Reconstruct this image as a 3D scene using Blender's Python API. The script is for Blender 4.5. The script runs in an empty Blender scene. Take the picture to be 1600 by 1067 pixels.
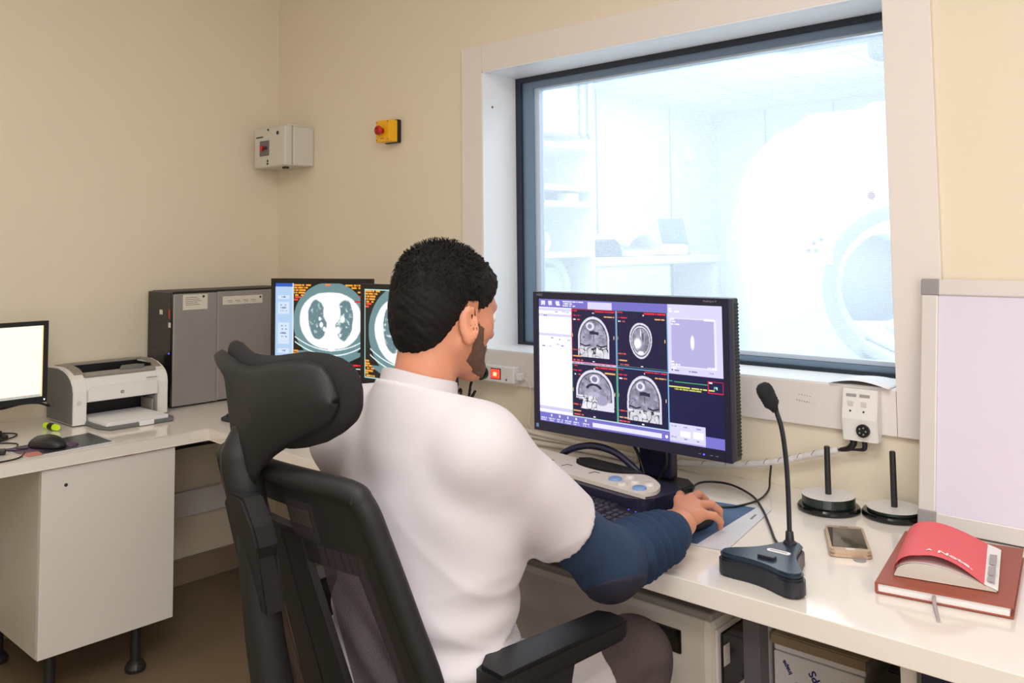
import bpy, bmesh, math, random
import numpy as np
from mathutils import Vector, Matrix, noise as mnoise

random.seed(7)
rng = np.random.default_rng(11)
S = bpy.context.scene
COL = S.collection
PI = math.pi

# ------------------------------------------------------------------ camera
def R(d): return math.radians(d)
yaw, pit, rol = R(42.3752), R(3.7052), R(-0.5542)
Fv = Vector((-math.sin(yaw)*math.cos(pit), math.cos(yaw)*math.cos(pit), math.sin(pit)))
Rv = Vector((math.cos(yaw), math.sin(yaw), 0)); Uv = Rv.cross(Fv)
R2 = Rv*math.cos(rol) + Uv*math.sin(rol); U2 = -Rv*math.sin(rol) + Uv*math.cos(rol)
cd = bpy.data.cameras.new('camera'); cam = bpy.data.objects.new('camera', cd); COL.objects.link(cam)
m = Matrix((R2, U2, -Fv)).transposed().to_4x4(); m.translation = Vector((3.4131, -2.1799, 1.3368))
cam.matrix_world = m
cd.sensor_width = 36; cd.lens = 1363.328/1600*36; cd.shift_y = (297.326-533.5)/1600
cd.clip_start = 0.05; cd.clip_end = 60
S.camera = cam

# ------------------------------------------------------------------ world, lights, exposure
S.view_settings.view_transform = 'Standard'; S.view_settings.look = 'None'
S.view_settings.gamma = 1; S.view_settings.use_curve_mapping = False
S.view_settings.exposure = 0.0
w = bpy.data.worlds.new('world'); S.world = w; w.use_nodes = True
w.node_tree.nodes['Background'].inputs[0].default_value = (0.9, 0.95, 1, 1)
w.node_tree.nodes['Background'].inputs[1].default_value = 0.25

def area(name, loc, rot, sx, sy, power, col=(1, 1, 1)):
    l = bpy.data.lights.new(name, 'AREA'); l.shape = 'RECTANGLE'; l.size = sx; l.size_y = sy
    l.energy = power; l.color = col
    o = bpy.data.objects.new(name, l); COL.objects.link(o); o.location = loc; o.rotation_euler = rot
    return o
# ceiling panels of the control room
area('ceiling_lamp', (3.0, -1.75, 2.66), (0, 0, 0), 1.2, 0.6, 25, (1, 0.98, 0.96))
area('ceiling_lamp', (3.9, -2.9, 2.66), (0, 0, 0), 1.2, 0.6, 31, (1, 0.98, 0.96))
area('ceiling_lamp', (1.2, -2.6, 2.66), (0, 0, 0), 1.2, 0.6, 11, (1, 0.94, 0.86))
# daylight from a window behind and to the right of the camera
area('window_daylight', (4.7, -2.6, 1.42), (R(90), 0, R(62)), 1.6, 1.7, 32, (0.96, 0.98, 1))
# scanner room ceiling panels
area('scanner_room_lamp', (0.9, 1.6, 2.56), (0, 0, 0), 1.8, 1.2, 43, (0.93, 0.97, 1))
area('scanner_room_lamp', (2.6, 1.3, 2.56), (0, 0, 0), 1.6, 1.0, 42, (0.93, 0.97, 1))
area('scanner_room_lamp', (0.4, 3.9, 2.56), (0, 0, 0), 1.4, 1.0, 26, (0.93, 0.97, 1))

# ------------------------------------------------------------------ materials
def lin(c):
    return tuple(((x/255)/12.92 if x/255 <= 0.04045 else ((x/255+0.055)/1.055)**2.4) for x in c)
def mat(name, rgb, rough=0.5, metal=0.0, spec=0.5, var=0.03, scale=8.0, bump=0.0, bscale=200.0, emit=None, estr=1.0, coat=0.0, alpha=1.0, bdist=0.001):
    m = bpy.data.materials.new(name); m.use_nodes = True
    n = m.node_tree.nodes; L = m.node_tree.links; b = n['Principled BSDF']
    c = lin(rgb)
    b.inputs['Roughness'].default_value = rough; b.inputs['Metallic'].default_value = metal
    b.inputs['Specular IOR Level'].default_value = spec
    b.inputs['Coat Weight'].default_value = coat; b.inputs['Coat Roughness'].default_value = 0.08
    tc = n.new('ShaderNodeTexCoord')
    nz = n.new('ShaderNodeTexNoise'); nz.inputs['Scale'].default_value = scale; nz.inputs['Detail'].default_value = 4
    L.new(tc.outputs['Object'], nz.inputs['Vector'])
    mx = n.new('ShaderNodeMix'); mx.data_type = 'RGBA'
    mx.inputs['A'].default_value = (*[x*(1-var) for x in c], 1); mx.inputs['B'].default_value = (*[min(1, x*(1+var)) for x in c], 1)
    L.new(nz.outputs['Fac'], mx.inputs['Factor']); L.new(mx.outputs['Result'], b.inputs['Base Color'])
    if bump:
        n2 = n.new('ShaderNodeTexNoise'); n2.inputs['Scale'].default_value = bscale; n2.inputs['Detail'].default_value = 3
        L.new(tc.outputs['Object'], n2.inputs['Vector'])
        bp = n.new('ShaderNodeBump'); bp.inputs['Strength'].default_value = bump; bp.inputs['Distance'].default_value = bdist
        L.new(n2.outputs['Fac'], bp.inputs['Height']); L.new(bp.outputs['Normal'], b.inputs['Normal'])
    if emit:
        b.inputs['Emission Color'].default_value = (*lin(emit), 1); b.inputs['Emission Strength'].default_value = estr
    if alpha < 1: b.inputs['Alpha'].default_value = alpha
    return m

M = {}
M['wall'] = mat('cream wall paint', (236, 224, 203), 0.75, var=0.02, scale=3, bump=0.25, bscale=260)
M['ceil'] = mat('white ceiling', (240, 240, 238), 0.8)
M['floor'] = mat('taupe vinyl floor', (128, 108, 86), 0.45, var=0.06, scale=30)
M['skirt'] = mat('taupe skirting', (150, 130, 112), 0.5)
M['casing'] = mat('off white casing', (236, 228, 224), 0.4, var=0.01)
M['reveal'] = mat('white painted reveal', (240, 240, 242), 0.35, var=0.01)
M['rubber'] = mat('dark seal', (30, 40, 52), 0.35)
M['steel'] = mat('blue grey window steel', (120, 142, 165), 0.35, metal=0.3)
M['lightsteel'] = mat('pale steel', (205, 218, 232), 0.3, metal=0.2)
M['desk'] = mat('glossy white laminate', (238, 230, 222), 0.12, spec=0.6, var=0.01, coat=0.3)
M['cab'] = mat('white laminate door', (226, 220, 214), 0.3, var=0.015)
M['cabside'] = mat('white laminate side', (205, 202, 190), 0.35)
M['black'] = mat('black plastic', (22, 22, 24), 0.45, bump=0.15, bscale=900)
M['chairblack'] = mat('matt black nylon', (24, 25, 26), 0.62, bump=0.3, bscale=700)
M['glossblack'] = mat('gloss black plastic', (14, 14, 16), 0.12)
M['bezel'] = mat('dark plastic with blue glow', (32, 32, 58), 0.4)  # blue in this colour imitates glow falling on the dark bezel
M['bezelside'] = mat('dark grey plastic side', (58, 58, 62), 0.45)
M['rodblack'] = mat('black moulded plastic', (38, 38, 40), 0.4)
M['white'] = mat('white plastic', (236, 233, 230), 0.35, var=0.01)
M['greywhite'] = mat('grey white plastic', (216, 212, 203), 0.45, var=0.02)
M['prgrey'] = mat('warm grey plastic', (150, 143, 134), 0.5)
M['prdark'] = mat('mid grey plastic', (112, 114, 112), 0.5)  # darker grey of the printer side panel, flap and tray
M['silver'] = mat('brushed silver panel', (160, 156, 156), 0.4, metal=0.35, var=0.05, scale=20)
M['alu'] = mat('satin aluminium', (222, 216, 214), 0.4, metal=0.15)
M['cap'] = mat('grey plastic corner', (150, 146, 148), 0.5)
M['yellow'] = mat('safety yellow plastic', (250, 186, 10), 0.4)
M['red'] = mat('red plastic', (205, 40, 30), 0.4)
M['label'] = mat('paper label', (222, 216, 204), 0.6)
M['ink'] = mat('dark ink', (50, 50, 56), 0.6)
M['paleink'] = mat('pale grey ink', (165, 160, 160), 0.6)
M['greyink'] = mat('grey print', (120, 112, 112), 0.6)
M['skin'] = mat('skin', (206, 140, 110), 0.5, var=0.08, scale=40, bump=0.3, bscale=400)
M['skin'].node_tree.nodes['Principled BSDF'].inputs['Subsurface Weight'].default_value = 0.08
M['skin'].node_tree.nodes['Principled BSDF'].inputs['Subsurface Radius'].default_value = (0.02, 0.008, 0.004)
M['hair'] = mat('black hair', (18, 14, 12), 0.75, spec=0.25, var=0.3, scale=80)
M['beard'] = mat('dark stubble', (98, 68, 54), 0.7, var=0.6, scale=500, bump=0.8, bscale=900)
M['coat'] = mat('white cotton coat', (207, 200, 205), 0.8, var=0.01, bump=0.15, bscale=1200)
M['sweater'] = mat('navy wool jumper', (30, 52, 82), 0.9, var=0.12, scale=60, bump=0.5, bscale=900)
M['patch'] = mat('dark elbow patch', (34, 32, 52), 0.85, bump=0.4, bscale=700)
M['trouser'] = mat('dark brown trousers', (84, 70, 72), 0.9, var=0.08, scale=50, bump=0.4, bscale=900)
M['paper'] = mat('white paper', (238, 236, 236), 0.7)
M['cd'] = mat('white printable disc', (226, 222, 220), 0.35)
M['cdedge'] = mat('dark green disc edge', (24, 40, 34), 0.2)
M['gold'] = mat('champagne metal', (196, 170, 146), 0.35, metal=0.5)
M['glassblack'] = mat('phone glass', (84, 76, 68), 0.06, spec=0.8)
M['brown'] = mat('brown leather cover', (156, 76, 56), 0.5, var=0.08, scale=40, bump=0.4, bscale=500)
M['coral'] = mat('coral card cover', (230, 84, 92), 0.5)
M['coral2'] = mat('pale coral lining', (236, 150, 146), 0.6)
M['ribbon'] = mat('grey ribbon', (178, 162, 164), 0.6)
M['micblack'] = mat('dark moulded plastic', (34, 38, 46), 0.35)
M['mictop'] = mat('dark slate plastic', (38, 52, 66), 0.3)
M['foam'] = mat('black foam', (26, 28, 34), 0.9, bump=1.0, bscale=1200)
M['acrylic'] = mat('milky acrylic', (226, 220, 238), 0.14, var=0.01)
M['kbd'] = mat('keyboard black', (34, 32, 48), 0.4)
M['keycap'] = mat('key cap black', (44, 42, 60), 0.35)
M['panelbeige'] = mat('pale console plastic', (224, 214, 206), 0.4)
M['bluebtn'] = mat('blue rubber button', (120, 156, 208), 0.4)
M['palebtn'] = mat('pale rubber button', (216, 210, 206), 0.4)
M['padblue'] = mat('blue printed mat', (62, 92, 130), 0.5, var=0.25, scale=12)
M['padgrey'] = mat('pale mat border', (206, 206, 212), 0.5)
M['paddark'] = mat('dark printed mat', (44, 48, 54), 0.35, var=0.2, scale=12)
M['padpink'] = mat('reddish mat print', (190, 116, 100), 0.5)
M['padpurple'] = mat('purple mat print', (88, 62, 92), 0.5)
M['neon'] = mat('neon yellow plastic', (205, 240, 40), 0.4, emit=(190, 230, 20), estr=0.12)
M['beigebox'] = mat('beige casing', (208, 200, 190), 0.45)
M['topshade'] = mat('beige casing top with shade', (150, 144, 138), 0.5)  # casing top, colour darkened to hold the shade under the worktop
M['panelgrey'] = mat('dark grey panel', (92, 90, 94), 0.5)
M['card'] = mat('brown cardboard', (182, 164, 138), 0.8, var=0.1, scale=30)
M['wood'] = mat('brown board edge', (150, 130, 102), 0.6, var=0.1, scale=30)
M['wrap'] = mat('white paper wrap', (232, 226, 224), 0.5)
M['blueink'] = mat('blue print', (44, 42, 110), 0.6)
M['wrapwhite'] = mat('white spiral wrap', (226, 222, 222), 0.35)
M['led_blue'] = mat('blue lamp', (60, 60, 255), 0.4, emit=(70, 70, 255), estr=3)
M['led_white'] = mat('white lamp', (200, 220, 255), 0.4, emit=(190, 210, 255), estr=3)
M['led_red'] = mat('lit red rocker', (255, 70, 50), 0.3, emit=(255, 60, 40), estr=1.6)
M['led_redhot'] = mat('lit neon glow', (255, 190, 150), 0.3, emit=(255, 170, 130), estr=1.6)
M['mriwhite'] = mat('scanner white', (246, 248, 250), 0.35, var=0.005)
M['mriring'] = mat('scanner ring grey', (196, 204, 214), 0.4)
M['mribore'] = mat('scanner bore', (206, 216, 226), 0.5)
M['mriwall'] = mat('scanner room wall', (236, 242, 246), 0.6)
M['mrifloor'] = mat('scanner room floor', (206, 212, 216), 0.4)
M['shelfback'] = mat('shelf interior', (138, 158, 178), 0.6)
M['mridark'] = mat('slate foam', (66, 78, 104), 0.6)
M['palegreen'] = mat('pale green plastic', (186, 200, 170), 0.5)
M['tile'] = mat('ceiling tile', (236, 240, 242), 0.8)
M['chairmesh'] = None

# woven chair mesh: procedural holes
def mesh_fabric(name, rgb, sc, hole):
    m = bpy.data.materials.new(name); m.use_nodes = True; n = m.node_tree.nodes; L = m.node_tree.links
    b = n['Principled BSDF']; b.inputs['Base Color'].default_value = (*lin(rgb), 1); b.inputs['Roughness'].default_value = 0.6
    out = n['Material Output']; tc = n.new('ShaderNodeTexCoord')
    sx = n.new('ShaderNodeSeparateXYZ'); L.new(tc.outputs['Object'], sx.inputs[0])
    def wave(axis, s):
        mu = n.new('ShaderNodeMath'); mu.operation = 'MULTIPLY'; mu.inputs[1].default_value = s; L.new(sx.outputs[axis], mu.inputs[0])
        si = n.new('ShaderNodeMath'); si.operation = 'SINE'; L.new(mu.outputs[0], si.inputs[0])
        return si
    a = wave('X', sc); c = wave('Z', sc*0.8)
    pr = n.new('ShaderNodeMath'); pr.operation = 'MAXIMUM'; L.new(a.outputs[0], pr.inputs[0]); L.new(c.outputs[0], pr.inputs[1])
    gt = n.new('ShaderNodeMath'); gt.operation = 'LESS_THAN'; gt.inputs[1].default_value = hole; L.new(pr.outputs[0], gt.inputs[0])
    tr = n.new('ShaderNodeBsdfTransparent'); mx = n.new('ShaderNodeMixShader')
    L.new(gt.outputs[0], mx.inputs[0]); L.new(b.outputs[0], mx.inputs[1]); L.new(tr.outputs[0], mx.inputs[2])
    L.new(mx.outputs[0], out.inputs[0])
    return m
M['chairmesh'] = mesh_fabric('black woven mesh', (58, 50, 56), 3600, 0.42)
M['cushmesh'] = mat('black ribbed fabric', (20, 20, 22), 0.85, bump=0.8, bscale=900)

# glass with the fine metal screen of the scanner room window
g = bpy.data.materials.new('screened window glass'); g.use_nodes = True
n = g.node_tree.nodes; L = g.node_tree.links; n.remove(n['Principled BSDF']); out = n['Material Output']
tr = n.new('ShaderNodeBsdfTransparent'); tr.inputs[0].default_value = (0.93, 0.97, 1, 1)
tl = n.new('ShaderNodeBsdfTranslucent'); tl.inputs[0].default_value = (0.86, 0.93, 1, 1)
gl = n.new('ShaderNodeBsdfGlossy'); gl.inputs['Roughness'].default_value = 0.03
tc = n.new('ShaderNodeTexCoord'); sx = n.new('ShaderNodeSeparateXYZ'); L.new(tc.outputs['Object'], sx.inputs[0])
mu = n.new('ShaderNodeMath'); mu.operation = 'MULTIPLY'; mu.inputs[1].default_value = 1500; L.new(sx.outputs['Z'], mu.inputs[0])
si = n.new('ShaderNodeMath'); si.operation = 'SINE'; L.new(mu.outputs[0], si.inputs[0])
ma = n.new('ShaderNodeMath'); ma.operation = 'MULTIPLY_ADD'; ma.inputs[1].default_value = 0.08; ma.inputs[2].default_value = 0.30; L.new(si.outputs[0], ma.inputs[0])
m1 = n.new('ShaderNodeMixShader'); L.new(ma.outputs[0], m1.inputs[0]); L.new(tr.outputs[0], m1.inputs[1]); L.new(tl.outputs[0], m1.inputs[2])
m2 = n.new('ShaderNodeMixShader'); m2.inputs[0].default_value = 0.04; L.new(m1.outputs[0], m2.inputs[1]); L.new(gl.outputs[0], m2.inputs[2])
L.new(m2.outputs[0], out.inputs[0]); M['glass'] = g

# emissive display whose picture is held as a colour attribute
def display_mat(name, strength):
    m = bpy.data.materials.new(name); m.use_nodes = True; n = m.node_tree.nodes; L = m.node_tree.links
    b = n['Principled BSDF']; b.inputs['Base Color'].default_value = (0.01, 0.01, 0.012, 1); b.inputs['Roughness'].default_value = 0.35
    at = n.new('ShaderNodeAttribute'); at.attribute_name = 'picture'
    L.new(at.outputs['Color'], b.inputs['Emission Color']); b.inputs['Emission Strength'].default_value = strength
    return m
M['display'] = display_mat('lit display', 1.0)
M['display_hot'] = display_mat('bright lit display', 1.15)

# ------------------------------------------------------------------ mesh helpers
def obj(name, bm, material, parent=None, smooth=False, loc=None, rot=None):
    if isinstance(bm, bpy.types.Mesh): me = bm
    else:
        me = bpy.data.meshes.new(name)
        bmesh.ops.recalc_face_normals(bm, faces=bm.faces)
        bm.to_mesh(me); bm.free()
    me.name = name
    if material is not None and not me.materials: me.materials.append(material)
    if smooth:
        me.polygons.foreach_set('use_smooth', [True]*len(me.polygons))
        if smooth == 'auto':
            try: me.set_sharp_from_angle(angle=R(35))
            except Exception: pass
    o = bpy.data.objects.new(name, me); COL.objects.link(o)
    if parent is not None: o.parent = parent
    if loc: o.location = loc
    if rot: o.rotation_euler = rot
    return o
def thing(name, label, cat, loc=(0, 0, 0), rotz=0.0, group=None, rot=None):
    o = bpy.data.objects.new(name, None); COL.objects.link(o); o.location = loc
    o.rotation_euler = rot if rot else (0, 0, rotz); o.empty_display_size = 0.05
    o['label'] = label; o['category'] = cat
    if group: o['group'] = group
    return o
def tag(o, label, cat, group=None):
    o['label'] = label; o['category'] = cat
    if group: o['group'] = group
    return o
def struct(name, bm, material, **k):
    o = obj(name, bm, material, **k); o['kind'] = 'structure'; return o
def B(): return bmesh.new()
def box(bm, x0, x1, y0, y1, z0, z1, bev=0.0, seg=2, mt=None):
    r = bmesh.ops.create_cube(bm, size=1.0); vs = r['verts']
    for v in vs:
        v.co = Vector((x0+(v.co.x+.5)*(x1-x0), y0+(v.co.y+.5)*(y1-y0), z0+(v.co.z+.5)*(z1-z0)))
    if mt is not None:
        for v in vs: v.co = mt @ v.co
    if bev > 0:
        es = list({e for v in vs for e in v.link_edges})
        bmesh.ops.bevel(bm, geom=es, offset=bev, segments=seg, affect='EDGES', profile=0.5)
    return bm
def nb(*a, **k): return box(B(), *a, **k)
def cyl(bm, p0, p1, r0, r1=None, seg=24):
    r1 = r0 if r1 is None else r1
    p0, p1 = Vector(p0), Vector(p1); d = p1-p0
    q = d.to_track_quat('Z', 'Y').to_matrix().to_4x4(); q.translation = (p0+p1)/2
    bmesh.ops.create_cone(bm, cap_ends=True, segments=seg, radius1=r0, radius2=r1, depth=d.length, matrix=q)
    return bm
def sph(bm, c, r, seg=16, sc=(1, 1, 1)):
    mt = Matrix.Translation(c) @ Matrix.Diagonal((*sc, 1))
    bmesh.ops.create_uvsphere(bm, u_segments=seg, v_segments=seg//2+2, radius=r, matrix=mt); return bm
def catmull(pts, n=8):
    P = [Vector(p) for p in pts]; P = [P[0]*2-P[1]] + P + [P[-1]*2-P[-2]]; o = []
    for i in range(1, len(P)-2):
        for k in range(n):
            t = k/n; a, b, c, d = P[i-1], P[i], P[i+1], P[i+2]
            o.append(0.5*((2*b)+(-a+c)*t+(2*a-5*b+4*c-d)*t*t+(-a+3*b-3*c+d)*t**3))
    o.append(P[-2]); return o
def tube(bm, pts, r, seg=10, n=8, smooth=True, radii=None):
    P = catmull(pts, n) if smooth else [Vector(p) for p in pts]
    N = len(P); up = Vector((0, 0, 1)); rings = []; prev = None
    for i, p in enumerate(P):
        t = (P[min(i+1, N-1)]-P[max(i-1, 0)]).normalized()
        if prev is None:
            a = t.cross(up) if abs(t.z) < .95 else t.cross(Vector((1, 0, 0)))
        else: a = prev - t*prev.dot(t)
        a.normalize(); prev = a; b = t.cross(a)
        rr = r if radii is None else np.interp(i/(N-1), np.linspace(0, 1, len(radii)), radii)
        rings.append([bm.verts.new(p+(a*math.cos(2*PI*k/seg)+b*math.sin(2*PI*k/seg))*rr) for k in range(seg)])
    for A, Bq in zip(rings, rings[1:]):
        for k in range(seg): bm.faces.new((A[k], A[(k+1) % seg], Bq[(k+1) % seg], Bq[k]))
    bm.faces.new(rings[0][::-1]); bm.faces.new(rings[-1]); return bm
def prism(bm, poly, axis, a, b, bev=0.0):
    """poly of 2-D points extruded along axis from a to b (x: (y,z), y: (x,z), z: (x,y))"""
    def pt(p, t):
        return Vector((t, p[0], p[1])) if axis == 'x' else Vector((p[0], t, p[1])) if axis == 'y' else Vector((p[0], p[1], t))
    A = [bm.verts.new(pt(p, a)) for p in poly]; C = [bm.verts.new(pt(p, b)) for p in poly]; n = len(poly)
    fs = [bm.faces.new(A), bm.faces.new(C[::-1])]
    for i in range(n): bm.faces.new((A[i], C[i], C[(i+1) % n], A[(i+1) % n]))
    if bev:
        es = list(set(e for f in fs for e in f.edges))
        bmesh.ops.bevel(bm, geom=es, offset=bev, segments=2, affect='EDGES')
    return bm
def lathe(bm, prof, c=(0, 0, 0), seg=48):
    c = Vector(c); rings = []
    for r, z in prof:
        if r < 1e-6: rings.append([bm.verts.new(c+Vector((0, 0, z)))])
        else: rings.append([bm.verts.new(c+Vector((r*math.cos(2*PI*k/seg), r*math.sin(2*PI*k/seg), z))) for k in range(seg)])
    for A, C in zip(rings, rings[1:]):
        for k in range(seg):
            k2 = (k+1) % seg
            if len(A) == 1 and len(C) == 1: continue
            if len(A) == 1: bm.faces.new((A[0], C[k], C[k2]))
            elif len(C) == 1: bm.faces.new((A[k], A[k2], C[0]))
            else: bm.faces.new((A[k], A[k2], C[k2], C[k]))
    return bm
def rrect(x0, x1, y0, y1, r, n=6):
    o = []
    for cx, cy, a0 in ((x1-r, y1-r, 0), (x0+r, y1-r, 90), (x0+r, y0+r, 180), (x1-r, y0+r, 270)):
        for k in range(n+1):
            a = R(a0+90*k/n); o.append((cx+r*math.cos(a), cy+r*math.sin(a)))
    return o
def circ(cx, cy, r, n=32, ry=None):
    return [(cx+r*math.cos(2*PI*k/n), cy+(ry or r)*math.sin(2*PI*k/n)) for k in range(n)]
def surf(fn, nu, nv, thick=0.0, bm=None):
    """grid surface fn(u,v)->Vector; u,v in 0..1"""
    bm = bm or B()
    V = [[bm.verts.new(fn(i/nu, j/nv)) for j in range(nv+1)] for i in range(nu+1)]
    F = [bm.faces.new((V[i][j], V[i+1][j], V[i+1][j+1], V[i][j+1])) for i in range(nu) for j in range(nv)]
    if thick:
        bmesh.ops.recalc_face_normals(bm, faces=F)
        bmesh.ops.solidify(bm, geom=F, thickness=thick)
    return bm
def text(name, body, size, material, parent, loc, rot, ext=0.0002, align='CENTER', sx=1.0, shear=0.0, bold=0.0):
    c = bpy.data.curves.new(name, 'FONT'); c.body = body; c.size = size; c.extrude = ext; c.align_x = align; c.align_y = 'CENTER'
    c.resolution_u = 3; c.shear = shear; c.offset = bold
    t = bpy.data.objects.new(name, c); COL.objects.link(t)
    dg = bpy.context.evaluated_depsgraph_get(); dg.update()
    me = bpy.data.meshes.new_from_object(t.evaluated_get(dg)); COL.objects.unlink(t); bpy.data.objects.remove(t)
    me.materials.clear()
    o = obj(name, me, material, parent); o.location = loc; o.rotation_euler = rot; o.scale = (sx, 1, 1)
    return o
FACE_MY = (R(90), 0, 0)          # text readable from -y
FACE_PX = (R(90), 0, R(90))      # text readable from +x

# ------------------------------------------------------------------ signed distance modelling (bodies and clothes)
class SDF:
    def __init__(s, lo, hi, h):
        s.h = h; s.lo = np.array(lo, float)
        s.n = np.ceil((np.array(hi)-s.lo)/h).astype(int)+1
        s.f = np.full(s.n, 1.0, np.float32)
        s.ax = [(s.lo[i]+h*np.arange(s.n[i])).astype(np.float32) for i in range(3)]
    def _reg(s, lo, hi):
        a = np.clip(np.floor((np.array(lo)-s.lo)/s.h).astype(int), 0, s.n-1)
        b = np.clip(np.ceil((np.array(hi)-s.lo)/s.h).astype(int)+1, 1, s.n)
        sl = tuple(slice(int(i), int(j)) for i, j in zip(a, b))
        X, Y, Z = np.meshgrid(s.ax[0][sl[0]], s.ax[1][sl[1]], s.ax[2][sl[2]], indexing='ij', sparse=True)
        return sl, X, Y, Z
    def _add(s, sl, d, k, sub=False):
        a = s.f[sl]
        if sub:
            d = -d
            if k > 0:
                hh = np.clip(0.5-0.5*(a-d)/k, 0, 1); s.f[sl] = a*(1-hh)+d*hh+k*hh*(1-hh)
            else: s.f[sl] = np.maximum(a, d)
        else:
            if k > 0:
                hh = np.clip(0.5+0.5*(a-d)/k, 0, 1); s.f[sl] = a*(1-hh)+d*hh-k*hh*(1-hh)
            else: s.f[sl] = np.minimum(a, d)
    def cap(s, a, b, ra, rb=None, k=0.01, sub=False, flat=None):
        rb = ra if rb is None else rb; a = np.array(a, float); b = np.array(b, float); m = max(ra, rb)+max(k, .01)*2
        sl, X, Y, Z = s._reg(np.minimum(a, b)-m, np.maximum(a, b)+m)
        ab = b-a; L2 = float(ab@ab)+1e-12
        t = np.clip(((X-a[0])*ab[0]+(Y-a[1])*ab[1]+(Z-a[2])*ab[2])/L2, 0, 1)
        dx, dy, dz = X-(a[0]+t*ab[0]), Y-(a[1]+t*ab[1]), Z-(a[2]+t*ab[2])
        if flat is not None:      # (direction, factor): squash along a direction
            nrm = np.array(flat[0], float); nrm /= np.linalg.norm(nrm); q = dx*nrm[0]+dy*nrm[1]+dz*nrm[2]
            g = 1/flat[1]-1; dx = dx+q*nrm[0]*g; dy = dy+q*nrm[1]*g; dz = dz+q*nrm[2]*g
        s._add(sl, (np.sqrt(dx*dx+dy*dy+dz*dz)-(ra+(rb-ra)*t)).astype(np.float32), k, sub)
    def ell(s, c, r, rot=None, k=0.01, sub=False):
        c = np.array(c, float); r = np.array(r, float); m = r.max()+max(k, .01)*2
        sl, X, Y, Z = s._reg(c-m, c+m); X = X-c[0]; Y = Y-c[1]; Z = Z-c[2]
        if rot is not None:
            q = np.array(rot); X, Y, Z = (q[0, 0]*X+q[1, 0]*Y+q[2, 0]*Z, q[0, 1]*X+q[1, 1]*Y+q[2, 1]*Z, q[0, 2]*X+q[1, 2]*Y+q[2, 2]*Z)
        k0 = np.sqrt((X/r[0])**2+(Y/r[1])**2+(Z/r[2])**2); k1 = np.sqrt((X/r[0]**2)**2+(Y/r[1]**2)**2+(Z/r[2]**2)**2)+1e-9
        s._add(sl, (k0*(k0-1)/k1).astype(np.float32), k, sub)
    def fn(s, f, lo=None, hi=None):
        """add a displacement f(X,Y,Z) to the field"""
        sl, X, Y, Z = s._reg(s.lo if lo is None else lo, s.lo+s.h*s.n if hi is None else hi)
        s.f[sl] = s.f[sl]+f(X, Y, Z)
    def cut(s, f, lo=None, hi=None):
        sl, X, Y, Z = s._reg(s.lo if lo is None else lo, s.lo+s.h*s.n if hi is None else hi)
        s.f[sl] = np.maximum(s.f[sl], f(X, Y, Z))
    def mesh(s, name, smooth=1):
        f = s.f.copy(); f[0] = f[-1] = 1; f[:, 0] = f[:, -1] = 1; f[:, :, 0] = f[:, :, -1] = 1
        neg = f < 0; n = np.array(f.shape)-1
        c8 = [(i, j, k) for i in (0, 1) for j in (0, 1) for k in (0, 1)]
        cnt = np.zeros(n, np.int8)
        for i, j, k in c8: cnt += neg[i:i+n[0], j:j+n[1], k:k+n[2]]
        act = np.argwhere((cnt > 0) & (cnt < 8)); idx = -np.ones(n, np.int32); idx[tuple(act.T)] = np.arange(len(act))
        pos = np.zeros((len(act), 3)); num = np.zeros(len(act))
        for a in c8:
            for ax in range(3):
                if a[ax]: continue
                b = list(a); b[ax] = 1
                fa = f[tuple((act+a).T)]; fb = f[tuple((act+b).T)]; cr = (fa < 0) != (fb < 0)
                t = np.where(cr, fa/np.where(cr, fa-fb, 1), 0)
                p = np.array(a, float)[None]+t[:, None]*np.eye(3)[ax][None]
                pos += p*cr[:, None]; num += cr
        V = s.lo+s.h*(act+pos/num[:, None])
        Q = []
        for ax in range(3):
            b, c = [(1, 2), (2, 0), (0, 1)][ax]
            sl0 = [slice(0, f.shape[i]) for i in range(3)]; sl1 = list(sl0); sl0[ax] = slice(0, -1); sl1[ax] = slice(1, None)
            e = np.argwhere(neg[tuple(sl0)] != neg[tuple(sl1)])
            e = e[(e[:, b] > 0) & (e[:, c] > 0)]
            flip = neg[tuple(e.T)]
            def cell(db, dc):
                q = e.copy(); q[:, b] -= db; q[:, c] -= dc; return idx[tuple(q.T)]
            q = np.stack([cell(1, 1), cell(0, 1), cell(0, 0), cell(1, 0)], 1)
            q[~flip] = q[~flip][:, ::-1]; Q.append(q)
        Q = np.concatenate(Q)
        E2 = np.concatenate([Q[:, [0, 1]], Q[:, [1, 2]], Q[:, [2, 3]], Q[:, [3, 0]]])
        for _ in range(smooth):
            acc = np.zeros_like(V); ct = np.zeros(len(V))
            for i in range(3): acc[:, i] = np.bincount(E2[:, 0], V[E2[:, 1], i], len(V))+np.bincount(E2[:, 1], V[E2[:, 0], i], len(V))
            ct = np.bincount(E2[:, 0], minlength=len(V))+np.bincount(E2[:, 1], minlength=len(V)); V = V*.4+.6*acc/ct[:, None]
        me = bpy.data.meshes.new(name)
        me.vertices.add(len(V)); me.vertices.foreach_set('co', V.astype(np.float32).ravel())
        me.loops.add(len(Q)*4); me.loops.foreach_set('vertex_index', Q.astype(np.int32).ravel())
        me.polygons.add(len(Q)); me.polygons.foreach_set('loop_start', np.arange(0, len(Q)*4, 4, dtype=np.int32))
        me.update(calc_edges=True); me.validate()
        me.polygons.foreach_set('use_smooth', [True]*len(me.polygons))
        return me

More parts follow.
